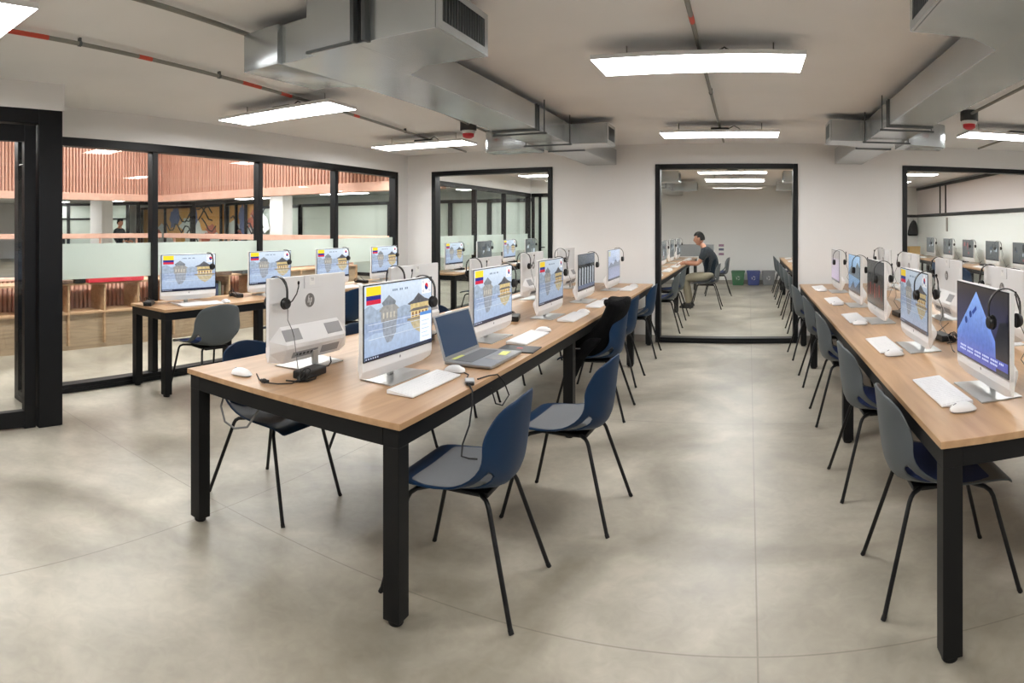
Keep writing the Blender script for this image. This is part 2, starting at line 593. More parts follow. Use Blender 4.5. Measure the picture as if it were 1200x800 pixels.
st('wall_side', MB().box((4.4, BW1, 0), (4.52, FW, 1.70)).box((4.46, BW1, 2.42), (4.58, FW, CEIL)), M['board'], 'white side wall of the room beyond')
st('baseboard_far', MB().box((-4.0, FW - .014, 0), (4.4, FW, .10), .003), M['base'], 'grey skirting of the end wall')
# clerestory strip above the side wall
cl = MB().box((4.37, BW1, 1.70), (4.45, FW, 1.77), .004).box((3.2, FW - .05, 1.70), (4.37, FW, 1.77), .004)
cl.box((4.37, BW1, 2.40), (4.45, FW, 2.46), .004)
cw = struct(cl.build('window_7', M['frame']), 'pale clerestory strip above the side wall')
for y in (13.05, 13.45):
    MB().box((4.38, y - .02, 1.77), (4.44, y + .02, 2.40), .003).build('mullion', M['frame'], cw)
MB().box((4.405, BW1, 1.77), (4.415, FW, 2.40)).build('pane', M['clere'], cw)
# ================================================================== THE LIBRARY AND ATRIUM BEYOND THE GLASS WALL
st('ceiling_library', MB().box((-26, 9.06, CEIL), (-7.0, 17, CEIL + .14)).box((-26, -4, CEIL), (-13.16, 9.06, CEIL + .14)).box((-7.0, 9.06, CEIL), (-4.9, 17, CEIL + .14)), M['ceiling'], 'white ceiling over the far library offices')
st('ceiling_atrium', MB().box((-13.16, -4, 4.4), (-6.9, 9.06, 4.5)), M['ceiling'], 'high white ceiling of the atrium')
st('wall_library', MB().box((-26, 16.2, 0), (-4.9, 16.4, CEIL)).box((-26.2, -4, 0), (-26, 16.4, CEIL)).box((-26, -4.1, 0), (-4.2, -4, 4.5)).box((-7.0, -4, CEIL), (-6.9, 9.06, 4.5)), M['wall'], 'white outer walls of the library')

def fascia(name, label, a, b, axis, pos, face):
    t = thing(name, label, 'slat cladding', (0, 0, 0))
    n = int((b - a) / .085)
    s_ = MB()
    for k in range(n):
        q = a + (k + .5) * (b - a) / n
        lo, hi = q - .026, q + .026
        if axis == 'y':
            s_.box((pos, lo, 2.27), (pos + face * .05, hi, 4.4))
        else:
            s_.box((lo, pos, 2.27), (hi, pos + face * .05, 4.4))
    s_.build('slats', M['pink'], t)
    w = MB()
    tr = MB()
    if axis == 'y':
        w.box((min(pos, pos - face * .06), a, 2.2), (max(pos, pos - face * .06), b, 4.4))
        tr.box((min(pos - face * .1, pos + face * .07), a, 2.10), (max(pos - face * .1, pos + face * .07), b, 2.27), .006)
    else:
        w.box((a, min(pos, pos - face * .06), 2.2), (b, max(pos, pos - face * .06), 4.4))
        tr.box((a, min(pos - face * .1, pos + face * .07), 2.10), (b, max(pos - face * .1, pos + face * .07), 2.27), .006)
    w.build('backing_panel', M['pinkd'], t)
    tr.build('bottom_trim', M['pinkl'], t)
    return t
fascia('slat_fascia', 'pink timber slat fascia across the atrium, beyond the first glass panel from the door', -4, 8.98, 'y', -13.0, 1)
fascia('slat_fascia', 'pink timber slat fascia running into the glass wall near the white corner', -13.0, -4.95, 'x', 8.98, -1)

# railings of the far gallery edges
def railing(label, p, q):
    t = thing('handrail', label, 'railing')
    P, Q = Vector(p), Vector(q)
    L = (Q - P).length
    d = (Q - P).normalized()
    ang = math.atan2(d.y, d.x)
    m = Matrix.Translation(P) @ Matrix.Rotation(ang, 4, 'Z')
    MB().box((0, -.06, 1.17), (L, .06, 1.29), .012, m=m).build('rail', M['pinkl'], t)
    k = 0.4
    while k < L:
        MB().box((k - .02, -.02, 0), (k + .02, .02, 1.17), m=m).build('baluster', M['pinkl'], t)
        k += 1.05
    return t
railing('pale timber handrail across the atrium under the longer pink fascia', (-13.0, -3.8, 0), (-13.0, 8.9, 0))
railing('pale timber handrail meeting the atrium corner under the shorter pink fascia', (-12.9, 8.98, 0), (-5.1, 8.98, 0))

# far glazed partitions
def partition(label, segs, p, q, ztop, frost='frost', zb=1.78, bands=False, pw=.06):
    """segs: panel edges as fractions; each panel frosted"""
    t = thing('glazed_partition', label, 'glass partition')
    P, Q = Vector(p + (0,)), Vector(q + (0,))
    L = (Q - P).length
    d = (Q - P).normalized()
    m = Matrix.Translation(P) @ Matrix.Rotation(math.atan2(d.y, d.x), 4, 'Z')
    f = MB()
    f.box((0, -.05, ztop - .09), (L, .05, ztop), m=m).box((0, -.05, 0), (L, .05, .1), m=m)
    for s_ in segs:
        f.box((s_ * L - pw, -.05, 0), (s_ * L + pw, .05, ztop), m=m)
    if bands:
        f.box((0, -.04, zb - .03), (L, .04, zb + .03), m=m)
    f.build('frame', M['frame'], t)
    for a, b in zip(segs, segs[1:]):
        MB().box((a * L + pw, -.008, .1), (b * L - pw, .008, ztop - .09), m=m).build('pane', M[frost], t)
    return t, m, L
def az(x, Y):
    return Y * math.tan((x - X0) / F)
t_, mm, L_ = partition('frosted partition in black frames under the shorter fascia, next to the white column', (0, .42, .66, .80, 1), (az(352, 14.5), 14.5), (-4.95, 14.5), 2.18)
t2, mm2, L2 = partition('frosted partition with one wide pane between the mural and the white column', (0, 1), (az(301, 14.5), 14.5), (az(353, 14.5), 14.5), 2.16)
st('trim_1', MB().box((az(322, 12.6), 12.4, 0), (az(337, 12.6), 12.8, CEIL)), M['wall'], 'white square column in the library')
st('trim_2', MB().box((-17.7, 9.3, 0), (-16.9, 9.7, CEIL)), M['wall'], 'white wall pier beside the mural')

# the mural behind black frames: plain blobs of orange, white and blue
def mural(label, p, q, ztop, nseg, seed):
    t, m, L = partition(label, [k / nseg for k in range(nseg + 1)], p, q, ztop, 'glass', pw=.035)
    rn = random.Random(seed)
    b = MB()
    b.box((0, .10, 0), (L, .14, ztop), mat=0, m=m)
    def blob(cx, cz, rx, rz_, mt, lift):
        n = 14
        poly = [(cx + rx * math.cos(2 * PI * k / n) * (1 + .3 * math.sin(3 * k)), cz + rz_ * math.sin(2 * PI * k / n) * (1 + .25 * math.cos(2 * k + 1))) for k in range(n)]
        b.prism(poly, .10 - lift, .102, 'y', mat=mt, m=m)
    for k in range(7):
        blob(rn.uniform(0, L), rn.uniform(.6, 1.6), rn.uniform(.4, .9), rn.uniform(.25, .5), 1, .003 + .001 * k)
    for k in range(4):
        blob(rn.uniform(.1 * L, .9 * L), rn.uniform(.9, 2.0), .22, .42, 2, .012 + .001 * k)
    for k in range(3):
        blob(rn.uniform(.1 * L, .9 * L), rn.uniform(.9, 1.9), .3, .2, 4, .018 + .001 * k)
    for k in range(9):
        x, z = rn.uniform(0, L * .85), rn.uniform(.9, 2.0)
        pts = [(x + .22 * i, .085, z + .28 * math.sin(i * 1.1 + k)) for i in range(5)]
        b.tube(pts, .028, 5, 3, m)
    b.build('painted_panel', [M['muralo'], M['muralw'], M['muralb'], M['muralk'], M['muralr']], t)
    return t
mural('orange and white mural behind black frames across the atrium, the wider stretch', (az(166, 15.0), 15.0), (az(259, 15.0), 15.0), 2.32, 3, 3)
mural('orange and blue mural in narrow black frames, the short stretch next to the frosted pane', (az(266, 15.0), 15.0), (az(300, 14.4), 14.4), 2.34, 3, 11)
# a bright far office window with blinds
t3, m3, L3 = partition('bright office window in black frames beyond the atrium, closest to the glass door', (0, .34, .67, 1), (-22.0, az(71, -1) and 9.3), (-19.6, 11.9), 2.35, 'frost', 1.75, True)
t4, m4, L4 = partition('dark-framed office door and pane beyond the atrium, behind the standing person', (0, .36, 1), (-17.1, 9.6), (-15.5, 11.9), 2.25, 'glass')

# low bookcases along the atrium edge
def bookcase(y0, y1, label, closed=False):
    t = thing('bookcase', label, 'bookcase', (-6.4, (y0 + y1) / 2, 0), 0, 'low oak bookcases')
    h = (y1 - y0) / 2
    MB().box((-.34, -h, .765), (0, h, .79), .003).build('top_board', M['oakx'], t)
    n = 4
    for k in range(n + 1):
        y = -h + k * (2 * h) / n
        y = min(max(y, -h + .014), h - .014)
        MB().box((-.34, y - .0125, .06), (0, y + .0125, .765)).build('divider', M['oakx'], t)
    MB().box((-.34, -h + .026, .42), (-.002, h - .026, .445)).build('shelf', M['oakx'], t)
    MB().box((-.05, -h, .06), (-.032, h, .42)).build('front_panel', M['oakz'], t)
    MB().box((-.30, -h, 0), (-.03, h, .06)).build('plinth', M['oakz'], t)
    if closed:
        MB().box((-.05, -h, .445), (-.032, h, .765)).build('front_panel', M['oakz'], t)
    return t
bookcase(.62, 2.55, 'low oak bookcase seen past the glass door, ending beside its black post')
bookcase(2.60, 4.53, 'low oak bookcase with empty bays and a red folder on top')
bookcase(4.58, 6.51, 'low oak bookcase holding a few dark books, behind the first computer by the glass')
bookcase(6.56, 8.49, 'low oak bookcase with closed brown panels, farthest along the glass wall', True)
sb = thing('slat_balustrade', 'pink slatted balustrade standing behind the low bookcases', 'balustrade', (-6.85, 4.5, 0))
s_ = MB()
for k in range(158):
    y = -5.0 + k * .06
    s_.box((-.02, y - .018, .04), (.02, y + .018, .80))
s_.build('slats', M['pink'], sb)
MB().box((-.03, -5.1, .0), (.03, 4.45, .05)).build('bottom_rail', M['pinkl'], sb)
MB().box((-.05, -5.1, .05), (-.025, 4.45, .80)).build('backing_panel', M['pinkd'], sb)
MB().box((-.03, -5.1, .80), (.03, 4.45, .84), .005).build('top_rail', M['pinkl'], sb)

def slab_book(name, label, cat, lo, hi, m, group=None):
    o = MB().box(lo, hi, .004).build(name, m)
    c = Vector([(lo[i] + hi[i]) / 2 for i in range(3)])
    c.z = lo[2]
    for v in o.data.vertices:
        v.co -= c
    o.location = c
    return tag(o, label, cat, group)
slab_book('folder', 'red folder lying on top of the low bookcase', 'folder', (-6.62, 3.32, .790), (-6.36, 4.1, .852), M['redbook'])
slab_book('folder', 'brown folder lying on the low bookcase beside the red one', 'folder', (-6.60, 2.75, .790), (-6.36, 3.12, .832), M['brown'])
slab_book('folder', 'black flat folder on the low bookcase, between the brown and the red ones', 'folder', (-6.58, 3.15, .790), (-6.37, 3.29, .845), M['blackp'])
slab_book('folder', 'brown folder on the bookcase top behind the first glass-wall computer', 'folder', (-6.62, 4.72, .790), (-6.36, 5.55, .852), M['brown'])
slab_book('folder', 'dark grey folder on the bookcase top past the first glass-wall computer', 'folder', (-6.62, 5.75, .790), (-6.36, 6.4, .86), M['dark'])
bm_ = [M['bookblue'], M['bookblue'], M['brown'], M['bookgreen'], M['bookblue'], M['bookgreen'], M['brown']]
cols = ['blue', 'blue', 'brown', 'green', 'blue', 'green', 'brown']
ordn = ['first', 'second', 'third', 'fourth', 'fifth', 'sixth', 'seventh', 'eighth', 'ninth', 'tenth']
for k in range(7):
    y = 5.10 + k * .052
    slab_book('book', ordn[k] + ' upright ' + cols[k] + ' book in the bookcase bay behind the glass wall', 'book', (-6.62, y, .445), (-6.42, y + .045, .445 + .2 + .03 * (k % 3)), bm_[k], 'books in the low bookcase')
# ================================================================== CEILING LIGHTS
def make_light():
    t = thing('ceiling_light', 'white linear ceiling light', 'ceiling light')
    w, d = .59, .19
    b = MB()
    b.box((-w, -d, -.014), (w, d, .012), .002)
    b.build('housing', M['lampbody'], t)
    MB().box((-w + .004, -d + .004, -.0148), (w - .004, d - .004, -.0138)).build('diffuser', M['led'], t)
    MB().box((-.09, -.05, .012), (.09, .05, .054), .004).build('driver_box', M['dark'], t)
    for s_ in (-1, 1):
        MB().tube([(s_ * .42, 0, .012), (s_ * .42, 0, CEIL - 2.395)], .004, 6).box((s_ * .42 - .02, -.012, .012), (s_ * .42 + .02, .012, .02)).build('hanger', M['pipe'], t, True)
    MB().tube([(.09, 0, .05), (.14, .01, .08), (.19, 0, .05), (.24, 0, .014)], .005, 6).build('wire', M['cable'], t, True)
    return t
LZ = 2.395
light = Proto(make_light())
G_ = 'linear lights under the computer room ceiling'
for x, y, rz, lab in (
    (-.28, 3.43, 0, 'large bright linear light over the aisle, the closer one to the viewer'),
    (-.29, 6.10, 0, 'linear light over the aisle in front of the wide window'),
    (-3.47, 3.60, .06, 'linear light over the glass-wall desk, beside the big steel duct box'),
    (-3.55, 5.95, .03, 'linear light over the glass-wall desk close to the white corner'),
    (-2.95, .78, .05, 'linear light cut off at the top corner above the glass door'),
    (2.70, 5.72, 0, 'linear light at the picture edge above the black-framed window'),
    (2.72, 3.1, 0, 'linear light above the far side of the grey-chair desk'),
    (-.28, .7, 0, 'linear light above the viewer over the open floor'),
    (2.72, .6, 0, 'linear light above the near end of the grey-chair desk')):
    light.place((x, y, LZ), rz, lab, G_)
G2 = 'linear lights beyond the windows'

nb = 0
for y in (8.75, 10.4, 12.3):  # row closest to the glass is hidden fill, added to brighten the side wall
    for x, nm in ((-3.5, 'beyond the window at the white corner'), (-.28, 'beyond the wide aisle window'), (2.72, 'beyond the window behind the grey-chair desk')):
        light.place((x, y, LZ), 0, 'linear light ' + nm + ', ' + {8.75: 'first', 10.4: 'second', 12.3: 'third'}[y] + ' row from the glass', G2)
def make_office_light():
    t = thing('ceiling_light', 'white ceiling light on the library side', 'ceiling light')
    MB().box((-.75, -.2, -.02), (.75, .2, .012), .003).build('housing', M['lampbody'], t)
    MB().box((-.73, -.18, -.024), (.73, .18, -.0195)).build('diffuser', M['ledb'], t)
    MB().box((-.1, -.05, .012), (.1, .05, CEIL - LZ), .004).build('driver_box', M['dark'], t)
    return t
olight = Proto(make_office_light())  # extra far lights added to brighten the offices
for k, (x, y) in enumerate(((-9.2, 11.2), (-12.5, 11.6), (-16.5, 12.6), (-20, 12.8), (-16.0, 6.0), (-18.5, 8.2), (-15.8, 1.0), (-20.5, 3.5), (-6.2, 10.9), (-6.2, 13.4), (-21, 9.6), (-10.5, 13.3), (-14.5, 13.6), (-18.2, 11.0), (-5.62, 1.6), (-5.62, 3.3), (-5.62, 5.0), (-5.62, 6.7), (-5.62, 8.2))):  # walkway row is unseen, added to brighten the frosted band and floor
    olight.place((x, y, LZ), PI / 2 if k > 13 else 0, 'white ceiling light on the library side, ' + (ordn + ['eleventh', 'twelfth', 'thirteenth', 'fourteenth', 'added unseen walkway fill, fifteenth', 'added unseen walkway fill, sixteenth', 'added unseen walkway fill, seventeenth', 'added unseen walkway fill, eighteenth', 'added unseen walkway fill, nineteenth'])[k] + ' of its row', 'ceiling lights in the library offices')
# unseen panels added high in the atrium to light the fascia
def make_big():
    t = thing('atrium_fill_panel', 'unseen added fill panel high in the atrium', 'ceiling light')
    MB().box((-.9, -.3, 0), (.9, .3, .06), .006).build('housing', M['lampbody'], t)
    MB().box((-.86, -.26, -.006), (.86, .26, .001)).build('diffuser', M['ledb'], t)
    return t
big = Proto(make_big())
for x, y in ((-8.2, 1.4), (-8.2, 4.6), (-8.2, 7.4), (-11.0, 3.2), (-11.2, 7.0), (-11.2, .2)):
    big.place((x, y, 4.33), 0, 'unseen added fill panel high under the atrium ceiling', 'added atrium fill panels')

# ================================================================== DUCTS
def duct(name, label, cx0, cx1, side, boxes, y0, riser=None):
    """side=+1: grilles face +x. boxes: (y0,y1,xgrille,xback,round)"""
    t = thing(name, label, 'air duct', (0, 0, 0))
    zb, zt = 2.247, 2.44
    MB().box((cx0, y0, zb), (cx1, 15.38, zt), .004).build('trunk', M['galv'], t)
    for y in (4.59, 4.64, 6.02, 9.2, 12.2):
        if y > y0:
            MB().box((cx0 - .010, y - .009, zb - .010), (cx1 + .010, y + .009, zt + .008), .002).build('flange', M['galvd'], t)
    for y in (4.70, 5.42):
        h = MB()
        for x in (cx0 - .03, cx1 + .03):
            h.tube([(x, y, zb - .03), (x, y, CEIL)], .005, 6)
        h.box((cx0 - .05, y - .010, zb - .028), (cx1 + .05, y + .010, zb - .014), .002)
        h.build('hanger', M['galvd'], t)
    for (a, b, xg, xb, rnd) in boxes:
        # plan outline of the branch: grille end, flare into the trunk, and the stub on the other side
        xi = cx1 if side > 0 else cx0
        fl_ = .13 * side
        poly = [(xi, a), (xg, a), (xg, b), (xi + fl_ * 1.3, b + .0), (xi, b + .12)]
        bx_ = MB().prism(poly, zb - .0015, zt - .001, 'z', .002)
        br = bx_.build('branch_box', M['galv'], t)
        # grille
        g0, g1 = a + .035, b - .035
        gx = xg + side * .002
        gf = MB()
        fd = .012 * side
        for lo, hi in (((a, zb), (a + .035, zt)), ((b - .035, zb), (b, zt)), ((g0, zb), (g1, zb + .035)), ((g0, zt - .03), (g1, zt))):
            gf.box((min(gx, gx + fd), lo[0], lo[1]), (max(gx, gx + fd), hi[0], hi[1]))
        gf.build('grille_frame', M['galv'], br)
        gr = MB()
        gr.box((min(gx, gx + fd * .2), g0, zb + .035), (max(gx, gx + fd * .2), g1, zt - .03), mat=1)
        n = 16
        for i in range(n):
            q = g0 + (i + .5) * (g1 - g0) / n
            gr.box((min(gx, gx + fd * .8), q - .004, zb + .035), (max(gx, gx + fd * .8), q + .004, zt - .03), mat=0)
        gr.build('grille', [M['galvd'], M['grille']], br)
        # the stub to the other side
        xo = cx0 if side > 0 else cx1
        if rnd:
            n = 8
            arc = [(xo + (xb - xo) * math.sin(i / n * PI / 2), a - .05 + (b - a) * .0 + .16 * (1 - math.cos(i / n * PI / 2))) for i in range(n + 1)]
            poly = [(xo, b)] + [(xo, a - .05)] + arc[1:] + [(xb, b)]
        else:
            poly = [(xo, a), (xb, a), (xb, b + .08), (xo - fl_ * 1.3, b + .08), (xo, b + .18)]
        MB().prism(poly, zb - (.0015 if not rnd else .03), zt - .001, 'z', .002).build('branch_box', M['galv'], t, True, 30)
    if riser:
        x0, x1, ya, yb = riser
        MB().box((x0, ya, zb - .003), (x1, yb, CEIL - .002), .002).build('riser', M['galv'], t)
        for lo, hi in (((x1, ya - .010, zb - .004), (x1 + .020, ya + .02, CEIL - .002)), ((x1 + .052, ya, zb - .004), (x1 + .072, ya + .05, CEIL - .002)), ((x0, ya - .006, zb - .008), (x1, ya + .012, zb + .004))):
            MB().box(lo, hi, .002).build('flange', M['galvd'], t)
    return t
duct('air_duct', 'galvanised steel air duct with vent boxes above the blue-chair desk', -2.06, -1.68, 1,
     [(2.09, 2.56, -1.19, -2.30, False), (5.55, 5.87, -1.33, -2.62, True), (10.6, 11.0, -1.25, -2.4, False), (13.2, 13.6, -1.15, -2.4, False)], 2.12, (-1.835, -1.58, 2.05, 2.4))
duct('air_duct', 'galvanised steel air duct with vent boxes above the grey-chair desk', 1.08, 1.43, -1,
     [(1.90, 2.37, .66, 1.62, False), (5.50, 5.82, .755, 1.88, True), (10.6, 11.0, .62, 1.9, False), (13.2, 13.6, .62, 1.9, False)], 1.6)

# ================================================================== CONDUITS, DETECTORS
def conduit(label, p, q, bands, clamps, r=.0125):
    t = thing('conduit_pipe', label, 'conduit pipe')
    P, Q = Vector(p), Vector(q)
    MB().tube([P, Q], r, 10).build('pipe', M['pipe'], t, True)
    d = Q - P
    for f0, f1 in bands:
        MB().tube([P + d * f0, P + d * f1], r * 1.07, 10).build('red_band', M['red'], t, True)
    for f in clamps:
        c = P + d * f
        dd = d.normalized() * .014
        MB().tube([c - dd * .6, c + dd * .6], r * 1.3, 10).box((c.x - .012, c.y - .007, c.z + .008), (c.x + .012, c.y + .007, CEIL - .002), .002).build('clamp', M['galvd'], t)
    return t
CZ = 2.466
conduit('grey conduit with red bands crossing the ceiling above the glass-wall desk', (-2.88, .6, CZ), (-3.68, 7.3, CZ), [(.055, .105), (.197, .212), (.335, .365), (.40, .42), (.56, .575)], [.135, .30, .52, .72])
conduit('grey conduit running above the steel duct to the red alarm by the corner', (-2.25, 1.2, CZ), (-2.72, 6.0, CZ), [], [.25, .5, .85])
conduit('grey conduit with a red band above the aisle lights', (-.265, .6, CZ), (-.30, 7.2, CZ), [(.345, .36)], [.2, .6])
conduit('grey conduit ending at the red alarm above the window of the grey-chair desk', (1.88, 2.0, CZ), (1.95, 5.3, CZ), [], [.3, .55])
conduit('grey conduit above the linear light at the picture edge', (2.74, 1.0, CZ), (2.9, 7.28, CZ), [], [.4, .8])
def alarm(label, x, y):
    t = thing('fire_alarm', label, 'fire alarm', (x, y, CEIL))
    m = Matrix.Translation((0, 0, 0))
    MB().lathe([(0, 0), (.082, 0), (.082, -.085), (.07, -.09), (0, -.09)], 24).build('mounting_box', M['dark'], t, True)
    MB().lathe([(0, -.09), (.068, -.09), (.07, -.115), (.06, -.12), (0, -.12)], 24).build('base_ring', M['white'], t, True)
    MB().lathe([(0, -.12), (.058, -.12), (.056, -.15), (.03, -.165), (0, -.168)], 24).build('sounder', M['redp'], t, True)
    return t
alarm('red ceiling fire alarm beside the steel duct over the blue-chair desk', -2.69, 5.39)
alarm('red ceiling fire alarm beside the steel duct over the grey-chair desk', 1.95, 5.12)
# ================================================================== DESKS
TZ = .75
def desk(label, x0, x1, y0, y1, ylegs, sharp=True):
    t = thing('desk', label, 'desk', ((x0 + x1) / 2, (y0 + y1) / 2, 0))
    cx, cy = (x0 + x1) / 2, (y0 + y1) / 2
    hx, hy = (x1 - x0) / 2, (y1 - y0) / 2
    MB().box((-hx, -hy, TZ - .025), (hx, hy, TZ), .002).build('table_top', M['oak'], t)
    f = MB()
    s_, i_ = .07, .012
    zt, zb = TZ - .0255, TZ - .095
    for sx in (-1, 1):
        f.box((sx * (hx - i_) - (s_ if sx > 0 else 0), -hy + i_, zb), (sx * (hx - i_) + (0 if sx > 0 else s_), hy - i_, zt), .002)
    for y in ylegs:
        a = min(max(y - cy, -hy + i_ + s_ / 2), hy - i_ - s_ / 2)
        f.box((-hx + i_ + s_, a - s_ / 2, zb), (hx - i_ - s_, a + s_ / 2, zt), .002)
    f.build('frame', M['black'], t)
    for y in ylegs:
        a = min(max(y - cy, -hy + i_ + s_ / 2), hy - i_ - s_ / 2)
        for sx in (-1, 1):
            x = sx * (hx - i_ - s_ / 2)
            lg = MB().box((x - s_ / 2, a - s_ / 2, .018), (x + s_ / 2, a + s_ / 2, zb + .001), .003).build('leg', M['black'], t)
            MB().lathe([(0, 0), (.027, 0), (.029, .004), (.029, .018), (0, .018)], 16, m=Matrix.Translation((x, a, 0))).build('foot', M['rubber'], lg, True)
    return t
desk('long oak desk on black legs with blue chairs along it', -2.42, -1.18, 1.816, 7.40, (1.8, 4.02, 6.2, 7.5))
desk('long oak desk on black legs with grey chairs along its aisle side', .62, 1.86, 1.889, 7.42, (1.8, 4.05, 6.2, 7.5))
desk('narrow oak desk standing along the glass partition', -4.775, -4.215, 2.93, 7.20, (2.9, 4.06, 5.75, 7.5))
desk('oak desk of the seated man, beyond the wide window', -2.42, -1.18, 7.75, 13.9, (7.7, 10.2, 12.1, 14))
desk('oak desk with grey chairs beyond the wide window, on the far side of the aisle', .70, 1.94, 7.75, 13.9, (7.7, 10.37, 12.9, 14))
desk('narrow oak desk along the glass partition of the room beyond', -4.775, -4.215, 8.0, 12.4, (8, 10.2, 12.4))
desk('narrow oak desk along the white side wall of the room beyond', 3.76, 4.36, 7.85, 14.2, (7.8, 9.9, 11.5, 14.2))

# ================================================================== CHAIRS
def chair_shell():
    # profile: (y, z, half width, side rise, side curl) from the front edge to the top of the back
    prof = [(-.250, .425, .205, 0, 0), (-.235, .448, .222, .001, 0), (-.17, .455, .232, .004, 0), (-.08, .448, .238, .012, 0),
            (.02, .440, .242, .030, .004), (.10, .437, .244, .062, .012), (.170, .440, .243, .108, .024), (.212, .468, .240, .128, .042),
            (.227, .530, .236, .110, .060), (.236, .590, .232, .075, .070), (.243, .650, .226, .040, .070), (.249, .710, .216, .012, .062),
            (.255, .760, .198, -.004, .050), (.259, .792, .168, -.012, .040), (.261, .806, .120, -.014, .03)]
    pts = []
    n = 14
    for (y, z, hw, rise, curl) in prof:
        row = []
        for j in range(n + 1):
            u = -1 + 2 * j / n
            a = abs(u) ** 2.4
            row.append((u * hw, y - curl * a * 1.0, z + rise * a))
        pts.append(row)
    return pts
def make_chair(shellmat, padmat):
    t = thing('chair', 'chair', 'chair')
    sh = MB().grid(chair_shell(), .011, skip={(i, j) for i in (4, 5, 6) for j in (1, 12)})
    o = sh.build('shell', M[shellmat], t, True, 60)
    sub = o.modifiers.new('smooth', 'SUBSURF')
    sub.levels = sub.render_levels = 1
    # padded seat lying in the shell
    pts = []
    for (y, z, hw, rise) in ((-.243, .451, .198, .001), (-.16, .462, .222, .004), (-.07, .457, .228, .011), (.02, .450, .230, .028), (.10, .450, .222, .050), (.15, .458, .195, .066)):
        row = []
        for j in range(11):
            u = -1 + 2 * j / 10
            row.append((u * hw, y, z + .004 + rise * abs(u) ** 2.2))
        pts.append(row)
    p = MB().grid(pts, .012).build('seat_pad', M[padmat], t, True, 60)
    sub = p.modifiers.new('smooth', 'SUBSURF')
    sub.levels = sub.render_levels = 1
    fr = MB()
    fr.box((-.10, -.12, .405), (.10, .13, .428), .006)
    for s_ in (-1, 1):
        fr.tube([(s_ * .10, -.10, .418), (s_ * .10, .11, .418)], .009, 8)
    fr.build('seat_frame', M['steel'], t, True)
    for sx in (-1, 1):
        for sy in (-1, 1):
            top = [(sx * .10, .10, .419), (sx * .135, .138, .416), (sx * .146, .150, .406), (sx * .151, .158, .390)] if sy > 0 else [(sx * .10, -.10, .419), (sx * .160, -.150, .417), (sx * .180, -.166, .406), (sx * .187, -.176, .386)]
            lg = MB().tube(top + [(sx * .226, sy * .272, .012)], .0095, 10)
            l = lg.build('leg', M['steel'], t, True)
            MB().tube([(sx * .2255, sy * .271, .015), (sx * .2285, sy * .2775, .0)], .0102, 10).build('foot', M['rubber'], l, True)
    return t
chair_blue = Proto(make_chair('blue', 'padgrey'))
chair_grey = Proto(make_chair('grey', 'padblue'))
TO_L, TO_R = -PI / 2, PI / 2       # facing -x , +x
def chairs(proto, spots, face, rowlabel, group):
    for i, (x, y, jit) in enumerate(spots):
        proto.place((x, y, 0), face + jit, rowlabel[i] if isinstance(rowlabel, list) else ordn[i] + ' ' + rowlabel, group)
chairs(chair_blue, [(-1.11, 2.22, .03), (-.92, 3.0, -.05), (-1.20, 4.63, .02), (-1.29, 5.61, 0), (-1.30, 6.82, .03)], TO_L,
       ['blue chair with grey seat pad beside the open corner of the blue-chair desk, aisle side',
        'blue chair pulled out into the aisle, second from the open desk end',
        'blue chair carrying the black jacket',
        'blue chair just behind the chair with the black jacket',
        'blue chair at the wall end of the blue-chair desk, beside the wide window'], 'blue chairs on the aisle side')
chairs(chair_blue, [(-2.32, 2.33, .02), (-2.24, 3.25, 0), (-2.28, 4.38, 0), (-2.28, 5.4, 0), (-2.28, 6.52, 0)], TO_R,
       ['blue chair pushed under the open corner of the blue-chair desk, glass-wall side',
        'blue chair back showing between the first back-turned computer and the flag screen beside it',
        'third blue chair on the glass-wall side of the blue-chair desk',
        'fourth blue chair on the glass-wall side of the blue-chair desk',
        'last blue chair on the glass-wall side of the blue-chair desk, by the white wall'], 'blue chairs on the glass-wall side')
chair_grey.place((-4.13, 3.32, 0), TO_L - .12, 'grey chair with its back to us at the narrow desk along the glass', 'chairs at the glass-wall desk')
chair_blue.place((-4.12, 4.42, 0), TO_L, 'navy chair second along the glass-wall desk, half hidden by a back-turned computer', 'chairs at the glass-wall desk')
chair_blue.place((-4.13, 5.18, 0), TO_L, 'navy chair third along the glass-wall desk, its back seen above the blue-chair desk', 'chairs at the glass-wall desk')
chair_blue.place((-4.1, 6.5, 0), TO_L, 'navy chair last along the glass-wall desk, near the white corner', 'chairs at the glass-wall desk')
chairs(chair_grey, [(.775, 2.41, -.02), (.76, 3.39, .02), (.765, 4.60, .0), (.765, 5.69, 0), (.74, 6.82, .06)], TO_R,
       ['grey chair with navy pad beside the open corner of the grey-chair desk',
        'grey chair second from the open end of the grey-chair desk',
        'grey chair third from the open end of the grey-chair desk',
        'grey chair fourth from the open end of the grey-chair desk',
        'grey chair at the wall end of the grey-chair desk, against the window frame'], 'grey chairs along the aisle')
chairs(chair_grey, [(-1.22, 8.42, .03), (-1.25, 9.58, 0)], TO_L,
       ['empty grey chair close behind the glass of the wide window, on the seated man\'s side',
        'empty grey chair between the seated man and the wide window'], 'grey chairs beyond the wide window')
chair_grey.place((-.76, 10.86, 0), TO_L, 'grey chair the man beyond the wide window sits on', 'grey chairs beyond the wide window')
chair_grey.place((-.66, 12.9, 0), TO_L + .1, 'empty grey chair behind the seated man, turned the same way', 'grey chairs beyond the wide window')
for i, y in enumerate((8.45, 9.7, 11.05, 12.3, 13.5)):
    chair_grey.place((.80, y, 0), TO_R, ordn[i] + ' grey chair from the glass at the far aisle desk beyond the wide window', 'grey chairs at the far aisle desk')
chair_grey.place((-4.05, 8.52, 0), TO_L, 'grey chair at the glass-partition desk seen through the window by the corner', 'chairs at the far glass-partition desk')
chair_grey.place((-4.05, 10.7, 0), TO_L, 'second grey chair at the glass-partition desk beyond the window by the corner', 'chairs at the far glass-partition desk')
